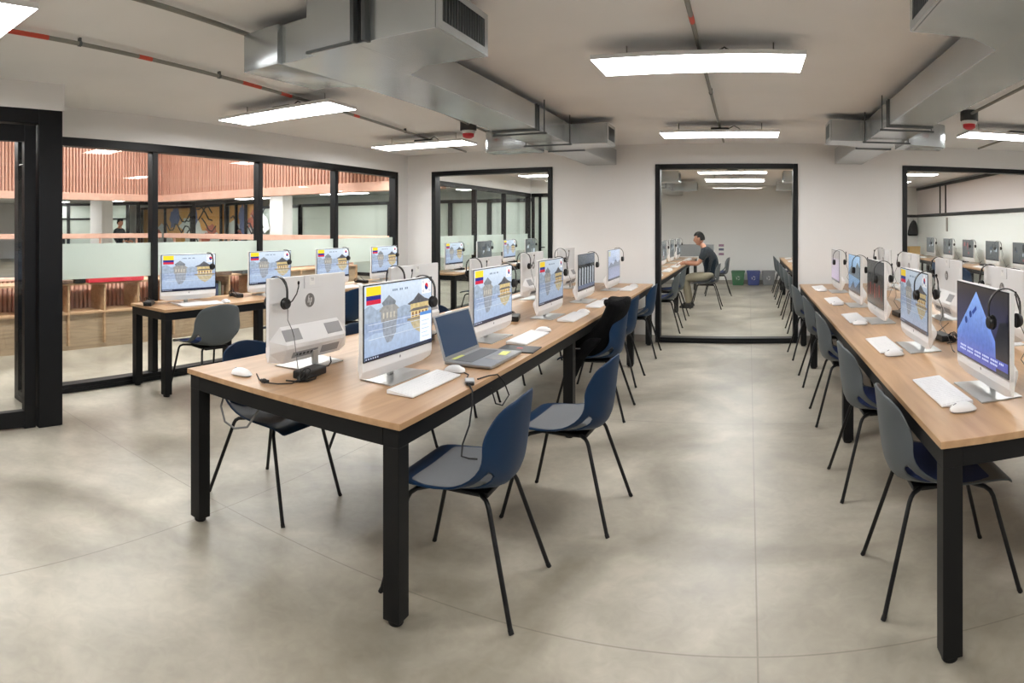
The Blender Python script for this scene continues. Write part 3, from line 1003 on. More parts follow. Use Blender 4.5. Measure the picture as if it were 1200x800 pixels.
for i, y in enumerate((9.2, 10.75, 12.2)):
    chair_blue.place((3.62, y, 0), TO_R, ordn[i] + ' navy chair at the side-wall desk seen through the window behind the grey-chair desk', 'chairs at the far side-wall desk')
# ================================================================== ALL-IN-ONE COMPUTERS
W2, ZB, ZT = .297, .035, .455          # half width, lowest and highest point above the desk
SB, ST = .122, .447                    # screen
SW = .288
def art_mesh(name, layers, parent):
    """screen picture: layers of (polygon in 0..1 x 0..1 screen units, colour or per-corner colours, mottle)"""
    me = bpy.data.meshes.new('screen')
    V, Fc, Cl = [], [], []
    # the glass panel itself: a thin slab
    def quadbox(x0, x1, z0, z1, y0, y1):
        k = len(V)
        V.extend([(x0, y0, z0), (x1, y0, z0), (x1, y0, z1), (x0, y0, z1), (x0, y1, z0), (x1, y1, z0), (x1, y1, z1), (x0, y1, z1)])
        for f in ((0, 1, 2, 3), (5, 4, 7, 6), (4, 0, 3, 7), (1, 5, 6, 2), (3, 2, 6, 7), (4, 5, 1, 0)):
            Fc.append([k + i for i in f])
            Cl.append([(.004, .004, .005, 0)] * 4)
    quadbox(-SW - .006, SW + .006, SB - .005, ST + .005, -.0022, .0008)
    for li, (poly, col, mot) in enumerate(layers):
        k = len(V)
        y = -.0024 - li * .00004
        for (u, v) in poly:
            V.append((-SW + u * 2 * SW, y, SB + v * (ST - SB)))
        Fc.append(list(range(k, k + len(poly))))
        if isinstance(col, list):
            Cl.append([tuple(c[:3]) + (mot,) for c in col])
        else:
            Cl.append([tuple(col[:3]) + (mot,)] * len(poly))
    me.from_pydata(V, [], Fc)
    at = me.color_attributes.new('art', 'FLOAT_COLOR', 'CORNER')
    i = 0
    for f, cl in zip(me.polygons, Cl):
        for c in cl:
            at.data[i].color = c
            i += 1
    me.materials.append(M['screen'])
    o = bpy.data.objects.new('screen', me)
    C.objects.link(o)
    o.parent = parent
    return o
def R_(x0, z0, x1, z1):
    return [(x0, z0), (x1, z0), (x1, z1), (x0, z1)]
def k_(r, g, b, s=1.0):
    c = rgb(r, g, b)
    return (c[0] * s, c[1] * s, c[2] * s)
def disc(cx, cz, r, a0=0, a1=2 * PI, n=16, asp=1.78):
    return [(cx + r / asp * math.cos(a0 + (a1 - a0) * i / n), cz + r * math.sin(a0 + (a1 - a0) * i / n)) for i in range(n + (0 if a1 - a0 > 6.2 else 1))]
def wallpaper(popup=False, dim=1.0):
    q = lambda r, g, b: k_(r, g, b, dim)
    L = [(R_(0, 0, 1, 1), [q(156, 174, 202), q(156, 174, 202), q(206, 219, 233), q(198, 214, 230)], .4)]
    L.append((R_(0, .48, 1, .98), [q(174, 190, 212), q(174, 190, 212), q(212, 224, 237), q(204, 219, 234)], .25))
    # hills and their reflection
    L.append(([(0, .5), (0, .70), (.08, .74), (.16, .66), (.28, .70), (.40, .62), (.55, .66), (.70, .62), (.85, .70), (1, .64), (1, .5)], q(160, 174, 192), .8))
    L.append(([(0, .5), (1, .5), (1, .38), (.86, .32), (.72, .39), (.5, .36), (.3, .33), (.14, .35), (0, .3)], q(152, 168, 196), .8))
    # stone pavilion and reflection
    L.append(([(.22, .48), (.22, .62), (.19, .63), (.25, .70), (.42, .70), (.48, .63), (.45, .62), (.45, .48)], q(156, 154, 150), 1))
    L.append(([(.25, .70), (.23, .74), (.33, .84), (.43, .74), (.42, .70)], q(130, 136, 142), 1))
    L.append(([(.24, .48), (.44, .48), (.43, .30), (.36, .18), (.30, .18), (.25, .30)], q(148, 154, 164), 1))
    for i in range(4):
        L.append((R_(.245 + i * .05, .52, .265 + i * .05, .60), q(196, 190, 176), .6))
    # golden pavilion and reflection
    L.append(([(.60, .66), (.70, .71), (.78, .80), (.88, .71), (.99, .66), (.96, .64), (.64, .64)], q(92, 92, 96), .8))
    L.append((R_(.65, .54, .95, .65), q(206, 184, 132), 1))
    L.append(([(.62, .54), (.69, .58), (.92, .58), (.98, .54)], q(112, 106, 100), .8))
    L.append((R_(.66, .44, .94, .54), q(222, 196, 140), 1))
    L.append((R_(.60, .41, .99, .445), q(150, 136, 114), .8))
    L.append(([(.64, .41), (.96, .41), (.90, .28), (.80, .20), (.70, .28)], q(190, 176, 142), 1))
    for i in range(5):
        L.append((R_(.675 + i * .055, .455, .70 + i * .055, .525), q(128, 92, 66), .5))
    # white mist lines on the water, faint title marks in the sky
    for z in (.47, .385, .27):
        L.append((R_(.05, z, .95, z + .008), q(206, 214, 226), .5))
    for i in range(9):
        if i not in (3, 6):
            L.append((R_(.38 + i * .026, .885, .398 + i * .026, .915), q(110, 128, 150), 0))
    # flag of three horizontal bands
    L.append((R_(.022, .865, .215, .985), q(250, 214, 32), 0))
    L.append((R_(.022, .805, .215, .865), q(32, 42, 132), 0))
    L.append((R_(.022, .745, .215, .805), q(202, 32, 62), 0))
    # white flag with red and blue disc and four black trigrams
    L.append((R_(.835, .775, .985, .985), q(246, 246, 250), 0))
    cx, cz, r = .91, .88, .052
    L.append((disc(cx, cz, r, -.5, PI - .5), q(205, 46, 58), 0))
    L.append((disc(cx, cz, r, PI - .5, 2 * PI - .5), q(24, 52, 128), 0))
    for sx in (-1, 1):
        for sz in (-1, 1):
            for i in range(3):
                x, z = cx + sx * (.043 + .008 * i), cz + sz * (.058 + .012 * i)
                dx_, dz = .010, -.018 * sx * sz
                L.append(([(x - dx_, z - dz), (x + dx_, z + dz), (x + dx_, z + dz + .008), (x - dx_, z - dz + .008)], q(24, 24, 28), 0))
    L.append((R_(0, 0, 1, .05), q(34, 40, 62), .1))
    for i in range(6):
        L.append((R_(.012 + i * .03, .014, .028 + i * .03, .036), q(170, 180, 200), 0))
    if popup:
        L.append((R_(.80, .055, .99, .50), q(234, 240, 248), 0))
        L.append((R_(.80, .45, .99, .50), q(88, 140, 206), 0))
        for i in range(5):
            L.append((R_(.825, .12 + i * .06, .95 - .03 * (i % 2), .128 + i * .06), q(170, 182, 200), 0))
    return L
def photo_falls():
    L = [(R_(0, 0, 1, 1), [k_(52, 60, 66), k_(60, 70, 84), k_(96, 104, 116), k_(78, 86, 92)], 1)]
    L.append((R_(0, .60, 1, .72), k_(34, 36, 38), .8))
    for i in range(6):
        x = .06 + i * .16
        L.append(([(x, .12), (x + .05, .12), (x + .065, .62), (x + .01, .64)], k_(178, 184, 190), 1))
        L.append(([(x + .07, .10), (x + .12, .10), (x + .12, .66), (x + .08, .62)], k_(36, 38, 38), 1))
    L.append((R_(0, 0, 1, .14), k_(88, 98, 120), .8))
    L.append((R_(0, 0, 1, .04), k_(30, 34, 48), 0))
    return L
def photo_lake():
    L = [(R_(0, 0, 1, 1), [k_(120, 132, 160), k_(126, 138, 166), k_(176, 190, 210), k_(168, 184, 208)], .8)]
    L.append(([(0, .42), (.2, .60), (.4, .50), (.62, .66), (.8, .54), (1, .62), (1, .42)], k_(96, 108, 128), .9))
    L.append((R_(0, .05, 1, .42), [k_(138, 148, 176), k_(132, 142, 172), k_(120, 130, 156), k_(126, 136, 160)], .9))
    L.append((R_(.025, .80, .16, .97), k_(178, 180, 150), .2))
    L.append((R_(0, 0, 1, .045), k_(40, 46, 66), 0))
    return L
def photo_peak():
    L = [(R_(0, 0, 1, 1), [k_(50, 60, 110), k_(44, 48, 96), k_(50, 46, 42), k_(62, 54, 48)], .6)]
    L.append(([(0, .30), (.42, .93), (.84, .28), (.84, 0), (0, 0)], [k_(100, 134, 202), k_(132, 166, 226), k_(104, 132, 208), k_(62, 74, 158), k_(62, 80, 164)], .5))
    L.append(([(.80, .0), (.78, .40), (.86, .62), (1, .66), (1, 0)], k_(30, 32, 40), .5))
    for (x, z) in ((.205, .50), (.30, .60)):
        L.append((disc(x, z, .05, n=10), k_(34, 56, 120), .3))
    L.append(([(.33, .64), (.42, .74), (.43, .69), (.35, .60)], k_(44, 66, 140), .3))
    L.append((R_(0, .05, 1, .16), [k_(70, 84, 170), k_(56, 66, 150), k_(66, 82, 166), k_(84, 104, 184)], .3))
    for row, (z, n) in enumerate(((.115, 33), (.07, 30))):
        for i in range(n):
            if i % 6 != 5:
                L.append((R_(.08 + i * .026, z, .08 + i * .026 + .018, z + .026), k_(186, 196, 226), 0))
    return L
def photo_night():
    L = [(R_(0, 0, 1, 1), [k_(46, 40, 36, .5), k_(40, 36, 34, .5), k_(44, 46, 52, .5), k_(56, 58, 62, .5)], 1)]
    L.append((R_(0, .74, 1, 1), [k_(92, 92, 88, .5), k_(88, 90, 92, .5), k_(70, 74, 80, .5), k_(74, 74, 74, .5)], .8))
    for i in range(7):
        x = .05 + i * .135
        L.append((R_(x, .16 + .03 * (i % 3), x + .07, .44 + .05 * (i % 2)), k_(142, 42, 36, .5) if i % 2 else k_(98, 36, 32, .5), 1))
    L.append((R_(.1, .52, .9, .70), k_(26, 28, 30, .5), .8))
    L.append((R_(0, 0, 1, .05), k_(24, 26, 34, .5), 0))
    return L
def photo_coast():
    L = [(R_(0, 0, 1, 1), [k_(66, 104, 140), k_(58, 96, 136), k_(150, 180, 206), k_(120, 156, 190)], .9)]
    L.append(([(0, .45), (.25, .70), (.5, .56), (.8, .84), (1, .70), (1, .4)], k_(84, 96, 104), 1))
    L.append(([(.1, 0), (.45, .30), (.60, .12), (1, .36), (1, 0)], k_(44, 64, 80), 1))
    L.append((R_(0, 0, 1, .045), k_(28, 36, 50), 0))
    return L
def photo_violet():
    L = [(R_(0, 0, 1, 1), [k_(176, 158, 190, .75), k_(170, 152, 184, .75), k_(150, 144, 150, .75), k_(132, 130, 134, .75)], .6)]
    L.append((R_(.0, .74, 1, 1), k_(138, 132, 130, .75), .8))
    L.append((R_(0, 0, 1, .045), k_(60, 56, 72, .75), 0))
    return L
def photo_dark(seed):
    r = random.Random(seed)
    L = [(R_(0, 0, 1, 1), [k_(62, 68, 70), k_(74, 78, 80), k_(100, 106, 106), k_(88, 92, 92)], 1)]
    for i in range(7):
        x, z = r.uniform(.05, .8), r.uniform(.1, .7)
        g = r.choice([(40, 44, 48), (132, 138, 140), (58, 70, 84), (188, 196, 206), (150, 82, 84)])
        w, h = r.uniform(.06, .22), r.uniform(.1, .3)
        L.append(([(x, z), (x + w, z + .03), (x + w * .9, z + h), (x + w * .1, z + h * .9)], k_(*g), 1))
    L.append((R_(0, 0, 1, .045), k_(26, 30, 38), 0))
    return L

def make_aio():
    t = thing('computer', 'white all-in-one computer', 'computer')
    # thin upper panel
    MB().box((-W2, .0005, .105), (W2, .022, ZT), .004).build('panel', M['whitem'], t)
    # wedge body behind and the chin in front
    prof = [(.0005, .120), (.0005, .078), (.014, .035), (.040, .035), (.072, .108), (.072, .128), (.022, .212), (.020, .13)]
    thin = [(.0005, .120), (.0005, .078), (.010, .050), (.018, .050), (.024, .090), (.024, .120), (.022, .150), (.020, .13)]
    lb = bmesh.new()
    rings = [[lb.verts.new((x, p[0], p[1])) for p in pr] for x, pr in ((-W2, thin), (-W2 + .075, prof), (W2 - .075, prof), (W2, thin))]
    for r0, r1 in zip(rings, rings[1:]):
        for i in range(8):
            lb.faces.new([r0[i], r0[(i + 1) % 8], r1[(i + 1) % 8], r1[i]])
    lb.faces.new(rings[0]); lb.faces.new(rings[-1][::-1])
    bmesh.ops.recalc_face_normals(lb, faces=lb.faces[:])
    MB()._merge(lb, 0, None).build('lower_body', M['white'], t)
    for s_ in (-1, 1):
        m = Matrix.Translation((s_ * .16, .047, .170)) @ Matrix.Rotation(-math.atan2(.084, .050), 4, 'X')
        MB().box((-.062, -.03, -.0006), (.062, .03, .0010), m=m).build('vent', M['vent'], t)
    v = MB()
    m = Matrix.Translation((0, .056, .0715)) @ Matrix.Rotation(math.atan2(.073, .032), 4, 'X')
    v.box((-.02, -.017, -.0012), (.17, .017, .001), m=m, mat=0)
    v.box((-.19, -.022, -.0012), (-.05, .022, .001), m=m, mat=0)
    for i in range(6):
        v.box((-.01 + i * .028, -.007, -.002), (.008 + i * .028, .007, .0), m=m, mat=1)
    v.build('port_strip', [M['vent'], M['port']], t)
    # round emblem on the back: disc with two slanted letters
    e = MB()
    mb_ = Matrix.Translation((0, .0222, .327)) @ Matrix.Rotation(-PI / 2, 4, 'X')
    e.lathe([(0, 0), (.036, 0), (.036, .0012), (0, .0012)], 28, 0, mb_)
    def stroke(pts, w=.0034):
        for a, b in zip(pts, pts[1:]):
            ax, az_ = a; bx, bz = b
            d = Vector((bx - ax, bz - az_)); nn = Vector((-d.y, d.x)).normalized() * w / 2
            e.prism([(-(ax + nn.x), az_ + nn.y), (-(bx + nn.x), bz + nn.y), (-(bx - nn.x), bz - nn.y), (-(ax - nn.x), az_ - nn.y)], .0232, .0241, 'y', mat=1, m=Matrix.Translation((0, 0, .327)))
    stroke([(-.0085, .026), (-.017, -.012)]); stroke([(-.0115, .010), (-.004, .010), (-.0085, -.012)])
    stroke([(.0065, .010), (-.001, -.026)]); stroke([(.0055, .010), (.014, .010), (.010, -.010), (.002, -.010)])
    e.build('emblem', [M['chrome'], M['white']], t)
    # lid with a small card at the top of the back, and a maker mark on the chin
    lid = MB().box((-.075, .0218, .390), (.045, .0262, .4565), .0012).build('webcam_lid', M['whitem'], t)
    st_ = MB().box((-.035, .026, .405), (.008, .0266, .447))
    for i in range(3):
        st_.box((-.028, .0265, .440 - i * .006), (.0 - .004 * i, .0268, .4425 - i * .006), mat=1)
    st_.build('spec_sticker', [M['paper'], M['vent']], lid)
    MB().lathe([(0, 0), (.007, 0), (.007, .0006), (0, .0006)], 16, 0, Matrix.Translation((0, .0007, .099)) @ Matrix.Rotation(PI / 2, 4, 'X')).build('chin_emblem', M['vent'], t)
    # neck and plate foot
    sd = MB().box((-.020, .050, .004), (.020, .064, .075), .003).build('neck', M['silver'], t)
    MB().prism([(-.17, -.062), (.17, -.062), (.15, .125), (-.15, .125)], 0, .006, 'z', .0015).build('foot_plate', M['silver'], t)
    return t
ALL_ART = dict(flag=wallpaper(), flagpop=wallpaper(True), flagdim=wallpaper(False, .72), flagteal=wallpaper(False, .6), falls=photo_falls(), lake=photo_lake(), peak=photo_peak(), night=photo_night(),
               coast=photo_coast(), violet=photo_violet())
for i in range(6):
    ALL_ART['dark%d' % i] = photo_dark(20 + i)
protos = {}
base_aio = make_aio()
KIDS['aio_base'] = list(base_aio.children)
first_aio = True
for kname, lay in ALL_ART.items():
    if first_aio:
        root = base_aio
        first_aio = False
    else:
        root = base_aio.copy()
        C.objects.link(root)
        for ch in KIDS['aio_base']:
            c = ch.copy()
            C.objects.link(c)
            c.parent = root
            for g in ch.children:
                d = g.copy()
                C.objects.link(d)
                d.parent = c
    art_mesh(kname, lay, root)
    protos[kname] = Proto(root)

# ---- headset hung over the top edge of a screen
def make_headset():
    t = thing('headset', 'black headset', 'headset')
    r, zc = .070, -.068
    band = [(0, -r * 1.0, zc - .045)] + [(0, -r * math.cos(a), zc + r * 1.05 * math.sin(a)) for a in [PI * i / 14 for i in range(15)]] + [(0, r, zc - .045)]
    b = MB()
    P = [Vector(p) for p in band]
    rows = []
    for i, p in enumerate(P):
        w = .0085 if 3 < i < len(P) - 4 else .006
        rows.append([(p.x - w, p.y, p.z), (p.x, p.y, p.z), (p.x + w, p.y, p.z)])
    b.grid(rows, .0045)
    b.build('headband', M['blackp'], t, True)
    for s_ in (-1, 1):
        m = Matrix.Translation((0, s_ * (r - .004), zc - .058)) @ Matrix.Rotation(s_ * PI / 2, 4, 'X')
        cup = MB().lathe([(0, -.006), (.022, -.006), (.027, .0), (.027, .009), (0, .009)], 20, m=m).build('ear_cup', M['blackp'], t, True)
        MB().lathe([(0, .009), (.028, .009), (.0295, .015), (.025, .022), (0, .021)], 20, m=m).build('ear_cushion', M['foam'], cup, True)
    y = r + .006
    pts = [(0, y, zc - .058), (-.02, y + .006, zc - .045), (-.05, y + .008, zc - .012), (-.066, y + .006, zc + .022), (-.068, y + .004, zc + .035)]
    arm = MB().tube(pts, .0032, 8).build('microphone_boom', M['blackp'], t, True)
    MB().ball((-.068, y + .004, zc + .040), (.006, .006, .010)).build('microphone', M['foam'], arm, True)
    # cord from the rear cup down to the desk
    cz = -.4545 + .004
    MB().tube([(0, y - .004, zc - .085), (.018, y + .012, -.20), (-.005, y + .02, -.25), (-.03, y + .01, -.29), (.0, y + .05, -.36), (.01, y + .075, cz + .01), (.0, y + .09, cz), (-.06, y + .10, cz)], .0022, 6).build('cord', M['greyc'], t, True)
    return t
hs = Proto(make_headset())

# ---- keyboard and mouse
def make_keyboard():
    t = thing('keyboard', 'white keyboard', 'keyboard')
    MB().prism([(-.065, .002), (.065, .002), (.065, .019), (.055, .0195), (-.065, .009)], -.215, .215, 'x', .002).build('case', M['white'], t)
    k = MB()
    sl = math.atan2(.0105, .12)
    m = Matrix.Translation((0, -.005, .0150)) @ Matrix.Rotation(sl, 4, 'X')
    for rw in range(6):
        n = 21
        for i in range(n):
            if rw == 0 and 4 <= i <= 8:
                continue
            x = -.205 + i * .41 / n
            k.box((x + .0006, -.055 + rw * .0185, -.0006), (x + .0189, -.0372 + rw * .0185, .0008), m=m)
        if rw == 0:
            k.box((-.205 + 4 * .41 / n, -.055, -.0006), (-.205 + 9 * .41 / n - .001, -.0372, .0008), m=m)
    k.build('keycaps', M['white'], t)
    return t
kb = Proto(make_keyboard())
def make_mouse():
    t = thing('mouse', 'white mouse', 'mouse')
    rows = []
    n = 12
    for i in range(n + 1):
        u = -1 + 2 * i / n
        hw = .031 * math.sqrt(max(1 - abs(u) ** 3.2, .02))
        h = .030 * (max(1 - (abs(u + .08) / 1.1) ** 2.4, .05))
        rows.append([(hw * math.sin(a), u * .056, .006 + h * math.cos(a)) for a in [(-.5 + j / 10) * PI for j in range(11)]])
    b = MB().grid(rows, .0015)
    b.build('shell', M['white'], t, True)
    MB().prism([(.0275 * math.cos(2 * PI * i / 20), .051 * math.sin(2 * PI * i / 20)) for i in range(20)], 0, .0075, 'z', .001).build('underside', M['vent'], t)
    MB().tube([(0, -.030, .0335), (0, -.042, .027)], .0022, 6).build('scroll_wheel', M['vent'], t, True)
    return t
ms = Proto(make_mouse())
def make_adapter():
    t = thing('power_adapter', 'black power adapter', 'power adapter')
    MB().box((-.09, -.037, 0), (.09, .037, .038), .007).build('brick', M['blackp'], t)
    c = MB()
    c.tube([(.083, 0, .018), (.115, .008, .015), (.13, .03, .0045), (.10, .055, .0045), (.04, .058, .0045), (.02, .052, .012), (.06, .046, .02), (.11, .05, .012), (.135, .02, .0045), (.15, -.03, .0045)], .004, 6)
    c.build('mains_cable', M['cable'], t, True)
    MB().tube([(-.083, 0, .018), (-.105, .0, .02), (-.115, .03, .03), (-.10, .055, .055), (-.06, .075, .09)], .003, 6).build('output_cable', M['cable'], t, True)
    c = MB()
    for k in range(3):
        c.tube([(.105 + .028 * math.cos(a + k), .02 + .012 * k + .018 * math.cos(a), .030 + .02 * math.sin(a) + .003 * k) for a in [2 * PI * i / 12 for i in range(13)]], .003, 6)
    c.build('coiled_cable', M['cable'], t, True)
    return t
ad = Proto(make_adapter())

CONTENT = dict(flag='two flags and a palace', flagpop='two flags and a white pop-up')
def station(x, y, face, art, i, row, group, key=True, tilt=0.0, mouse=True, kdx=.30, head=True, adapter=None, headside=1, hx=None, z=TZ, jit=0.0, koff=0.0):
    f = face + jit
    protos[art].place((x, y, z), f, f'{i} white computer from the {"window" if "beyond" in row else "open end"} {row}', 'computers ' + group)
    m = Matrix.Translation((x, y, z)) @ Matrix.Rotation(f, 4, 'Z')
    if head:
        p = m @ Vector((hx if hx is not None else .228, .010, .4555 + .0035))
        hs.place(p, f, f'black headset hanging on the {i} computer {row}', 'headsets ' + group)
    if key:
        p = m @ Vector((koff, -kdx, 0))
        kb.place(p, f, f'white keyboard of the {i} computer {row}', 'keyboards ' + group)
        if mouse:
            p = m @ Vector((koff + .275, -kdx + .0, 0))
            ms.place(p, f + .1, f'white mouse of the {i} computer {row}', 'mice ' + group)
    if adapter:
        p = m @ Vector((adapter[0], adapter[1], 0))
        ad.place(p, f + (adapter[2] if len(adapter) > 2 else .2), f'black power adapter of the {i} computer {row}', 'power adapters ' + group)

# desk with the blue chairs, aisle side
R1 = 'on the aisle side of the blue-chair desk'
for i, (x, y, a, kx, ky) in enumerate(((-1.55, 2.39, 'flagpop', -1.375, 2.33), (-1.56, 3.485, 'flag', -1.358, 3.57), (-1.52, 4.50, 'flagdim', -1.338, 4.495), (-1.52, 5.54, 'falls', -1.34, 5.30), (-1.50, 6.64, 'lake', -1.345, 6.71))):
    station(x, y, TO_R, a, ordn[i], R1, R1, adapter=None if i < 2 else (-.25, .21, .3), kdx=kx - x, koff=ky - y)
R2 = 'on the glass-wall side of the blue-chair desk'
for i, (y, a) in enumerate(((2.35, 'flag'), (3.40, 'flag'), (4.52, 'flag'), (5.60, 'flag'), (6.74, 'lake'))):
    station(-2.102, y, TO_L, a, ordn[i], R2, R2, key=(i > 0), kdx=.17, adapter=(.2, .2, .12) if i < 2 else None)
ms.place((-2.14, 1.93, TZ), TO_L + .2, 'white mouse lying alone near the open desk corner', 'mice ' + R2)
R3 = 'on the aisle side of the grey-chair desk'
for i, (x, y, a, kx, ky) in enumerate(((.97, 2.41, 'peak', .805, 2.455), (.95, 3.41, 'flagteal', .79, 3.50), (.94, 4.44, 'night', .80, 4.57), (.94, 5.35, 'coast', .80, 5.67), (.94, 6.53, 'violet', .80, 6.85))):
    station(x, y, TO_L, a, ordn[i], R3, R3, kdx=x - kx, koff=y - ky, adapter=(-.20, .24, .1) if i else (.10, .24, 0))
R4 = 'with its back turned on the grey-chair desk'
for i, (y, a) in enumerate(((2.35, 'dark0'), (3.40, 'flag'), (4.46, 'flag'), (5.58, 'dark1'), (6.70, 'dark2'))):
    station(1.532, y, TO_R, a, ordn[i], R4, R4, kdx=.17)
R5 = 'on the narrow desk along the glass'
for i, y in enumerate((3.376, 4.435, 5.46, 6.52)):
    station(-4.47, y, TO_R, 'flag', ordn[i], R5, R5, kdx=.155, koff=.03, adapter=(-.385, .06, .9) if i == 0 else (-.38, .08, 1.2), jit=(.1, .04, 0, 0)[i] * -1)
R6 = 'at the glass partition beyond the corner window'
for i, (y, a) in enumerate(((8.52, 'flag'), (9.66, 'dark3'), (10.8, 'flag'), (11.95, 'dark4'))):
    station(-4.50, y, TO_R, a, ordn[i], R6, R6, kdx=.19, adapter=(.3, .05, 1))
R7 = 'on the seated man\'s desk beyond the wide window'
for i, y in enumerate((8.4, 9.5, 10.6, 11.7, 12.8)):
    station(-1.49, y, TO_R, 'dark%d' % i, ordn[i], R7, R7, kdx=.20)
R8 = 'along the white side wall beyond the end window'
for i, y in enumerate((8.6, 9.75, 10.95, 12.15, 13.4)):
    station(4.14, y, TO_L, 'dark%d' % ((i * 2 + 1) % 6), ordn[i], R8, R8, kdx=.22, adapter=(-.33, .0, 1) if i < 3 else None)
R9 = 'on the far aisle desk beyond the wide window'
for i, y in enumerate((8.5, 9.7, 11.0, 12.2, 13.3)):
    kb.place((.86, y, TZ), TO_L, f'{ordn[i]} white keyboard from the glass {R9}', 'keyboards ' + R9)
# ================================================================== LAPTOP, FOLDER, CABLES
t = thing('laptop', 'open silver laptop with dark blue screen beside the first flag screen', 'laptop', (-1.36, 2.92, TZ), PI / 2)
b = MB().box((-.205, -.132, .004), (.205, .132, .019), .004)
b.build('base', M['alu'], t)
MB().box((-.165, -.005, .0185), (.165, .098, .0203), .001).build('keyboard_deck', M['keys'], t)
MB().box((-.055, -.118, .0185), (.055, -.025, .0196), .0005).build('touchpad', M['vent'], t)
m = Matrix.Translation((0, .132, .018)) @ Matrix.Rotation(math.radians(-17), 4, 'X')
lid = MB().box((-.205, -.004, .0), (.205, .004, .235), .003, m=m).build('lid', M['alu'], t)
scr = mat('blue_laptop_screen', rgb(10, 16, 24), .2, emit=(rgb(30, 68, 104), .6), noise=(3, .3))
MB().box((-.19, -.0052, .018), (.19, -.0035, .225), m=m).build('screen', scr, lid)
MB().box((-.145, .101, .019), (-.035, .122, .0206), .0003).build('sticky_note', M['note'], t)
MB().box((.055, -.10, .0192), (.150, -.055, .0204), .0003, m=Matrix.Rotation(.1, 4, 'Z')).build('sticky_note', M['note'], t)
for sx in (-1, 1):
    MB().box((sx * .17 - .02, -.11, 0), (sx * .17 + .02, -.10, .0045)).build('rubber_foot', M['rubber'], t)
    MB().box((sx * .17 - .02, .10, 0), (sx * .17 + .02, .11, .0045)).build('rubber_foot', M['rubber'], t)

t = thing('folder', 'flat black folder with a red mark between the laptop and a keyboard', 'folder', (-1.29, 3.235, TZ), .06)
MB().box((-.112, -.088, 0), (.112, .088, .007), .002).build('cover', M['blackp'], t)
MB().box((-.015, .0, .0068), (.02, .022, .0074)).build('red_mark', M['redp'], t)

t = thing('display_adapter', 'small grey and black cable adapter at the aisle edge by the first keyboard', 'cable adapter', (-1.222, 2.462, TZ), .5)
MB().box((-.022, -.034, 0), (.022, .034, .014), .004).build('body', M['silver'], t)
MB().box((-.018, -.062, .001), (.018, -.034, .015), .003).build('plug', M['blackp'], t)
MB().tube([(0, .03, .008), (-.01, .07, .006), (.0, .13, .004), (-.03, .19, .004), (-.06, .24, .004)], .0028, 6).build('cable', M['cable'], t, True)
o = MB().tube([(-1.205, 2.405, .757), (-1.185, 2.39, .757), (-1.166, 2.375, .74), (-1.160, 2.36, .68), (-1.163, 2.34, .60), (-1.175, 2.30, .53), (-1.165, 2.27, .49), (-1.14, 2.29, .478), (-1.11, 2.31, .474)], .004, 8).build('display_cable', M['cable'], None, True)
tag(o, 'black cable hanging over the desk edge onto the blue chair seat', 'cable')
o = MB().tube([(-1.21, 2.52, .7535), (-1.19, 2.60, .7535), (-1.172, 2.66, .748), (-1.163, 2.72, .70), (-1.162, 2.78, .62), (-1.163, 2.70, .59), (-1.163, 2.62, .62), (-1.168, 2.58, .70)], .0035, 8).build('display_cable', M['cable'], None, True)
tag(o, 'thin black cable looping under the desk edge below the laptop', 'cable')
o = MB().tube([(-2.10, 1.99, .754), (-2.02, 1.93, .754), (-1.97, 1.90, .754), (-1.90, 1.93, .754), (-1.86, 1.98, .754), (-1.88, 2.04, .754)], .003, 8).ball((-1.955, 1.90, .763), (.016, .012, .011)).tube([(-1.975, 1.90, .762), (-1.935, 1.905, .762)], .008, 8).build('audio_cable', M['cable'], None, True)
tag(o, 'short black audio cable lying by the mouse at the open desk corner', 'cable')
o = MB().tube([(-2.22, 1.90, .675), (-2.21, 1.86, .60), (-2.17, 1.85, .54), (-2.10, 1.85, .525), (-2.02, 1.855, .55), (-1.98, 1.88, .62), (-1.97, 1.92, .67)], .005, 8).build('cable_loop', M['greyc'], None, True)
tag(o, 'grey cable loop hanging under the open end of the blue-chair desk', 'cable')

# ================================================================== BLACK JACKET ON A CHAIR
t = thing('jacket', 'black jacket bundled over the blue chair at the aisle', 'jacket', (-1.07, 4.6, .45))
def loft(mb, secs, n=20, wob=.0, seed=0):
    rn = random.Random(seed)
    ph = [rn.uniform(0, 6) for _ in range(6)]
    b_ = bmesh.new()
    rings = []
    for k, (cx, cy, cz, rx, ry) in enumerate(secs):
        ring = []
        for i in range(n):
            a = 2 * PI * i / n
            w = 1 + wob * (math.sin(3 * a + ph[0] + k * .8) + .7 * math.sin(5 * a + ph[1] - k * 1.3) + .5 * math.sin(8 * a + ph[2] + k * 2.1))
            ring.append(b_.verts.new((cx + rx * w * math.cos(a), cy + ry * w * math.sin(a), cz + wob * .25 * math.sin(2 * a + ph[3] + k))))
        rings.append(ring)
    for p, q in zip(rings, rings[1:]):
        for i in range(n):
            b_.faces.new([p[i], p[(i + 1) % n], q[(i + 1) % n], q[i]])
    b_.faces.new(rings[0][::-1]); b_.faces.new(rings[-1])
    bmesh.ops.recalc_face_normals(b_, faces=b_.faces[:])
    return mb._merge(b_, 0, None)
def soft(o, lv=1):
    s_ = o.modifiers.new('smooth', 'SUBSURF')
    s_.levels = s_.render_levels = lv
    return o
soft(loft(MB(), [(-.16, -.02, .02, .14, .18), (-.15, -.01, .06, .18, .21), (-.09, 0, .14, .155, .215), (-.015, 0, .23, .105, .21), (.03, .0, .31, .088, .205), (.062, -.01, .38, .09, .20), (.072, -.02, .43, .09, .19), (.072, -.02, .465, .075, .16)], 26, .05, 4).build('body', M['fabric'], t, True))
soft(loft(MB(), [(.055, -.14, .395, .05, .05), (.05, -.10, .425, .085, .07), (.05, 0, .44, .10, .085), (.055, .10, .425, .085, .07), (.06, .15, .395, .05, .05)], 16, .045, 8).build('hood', M['fabric'], t, True))
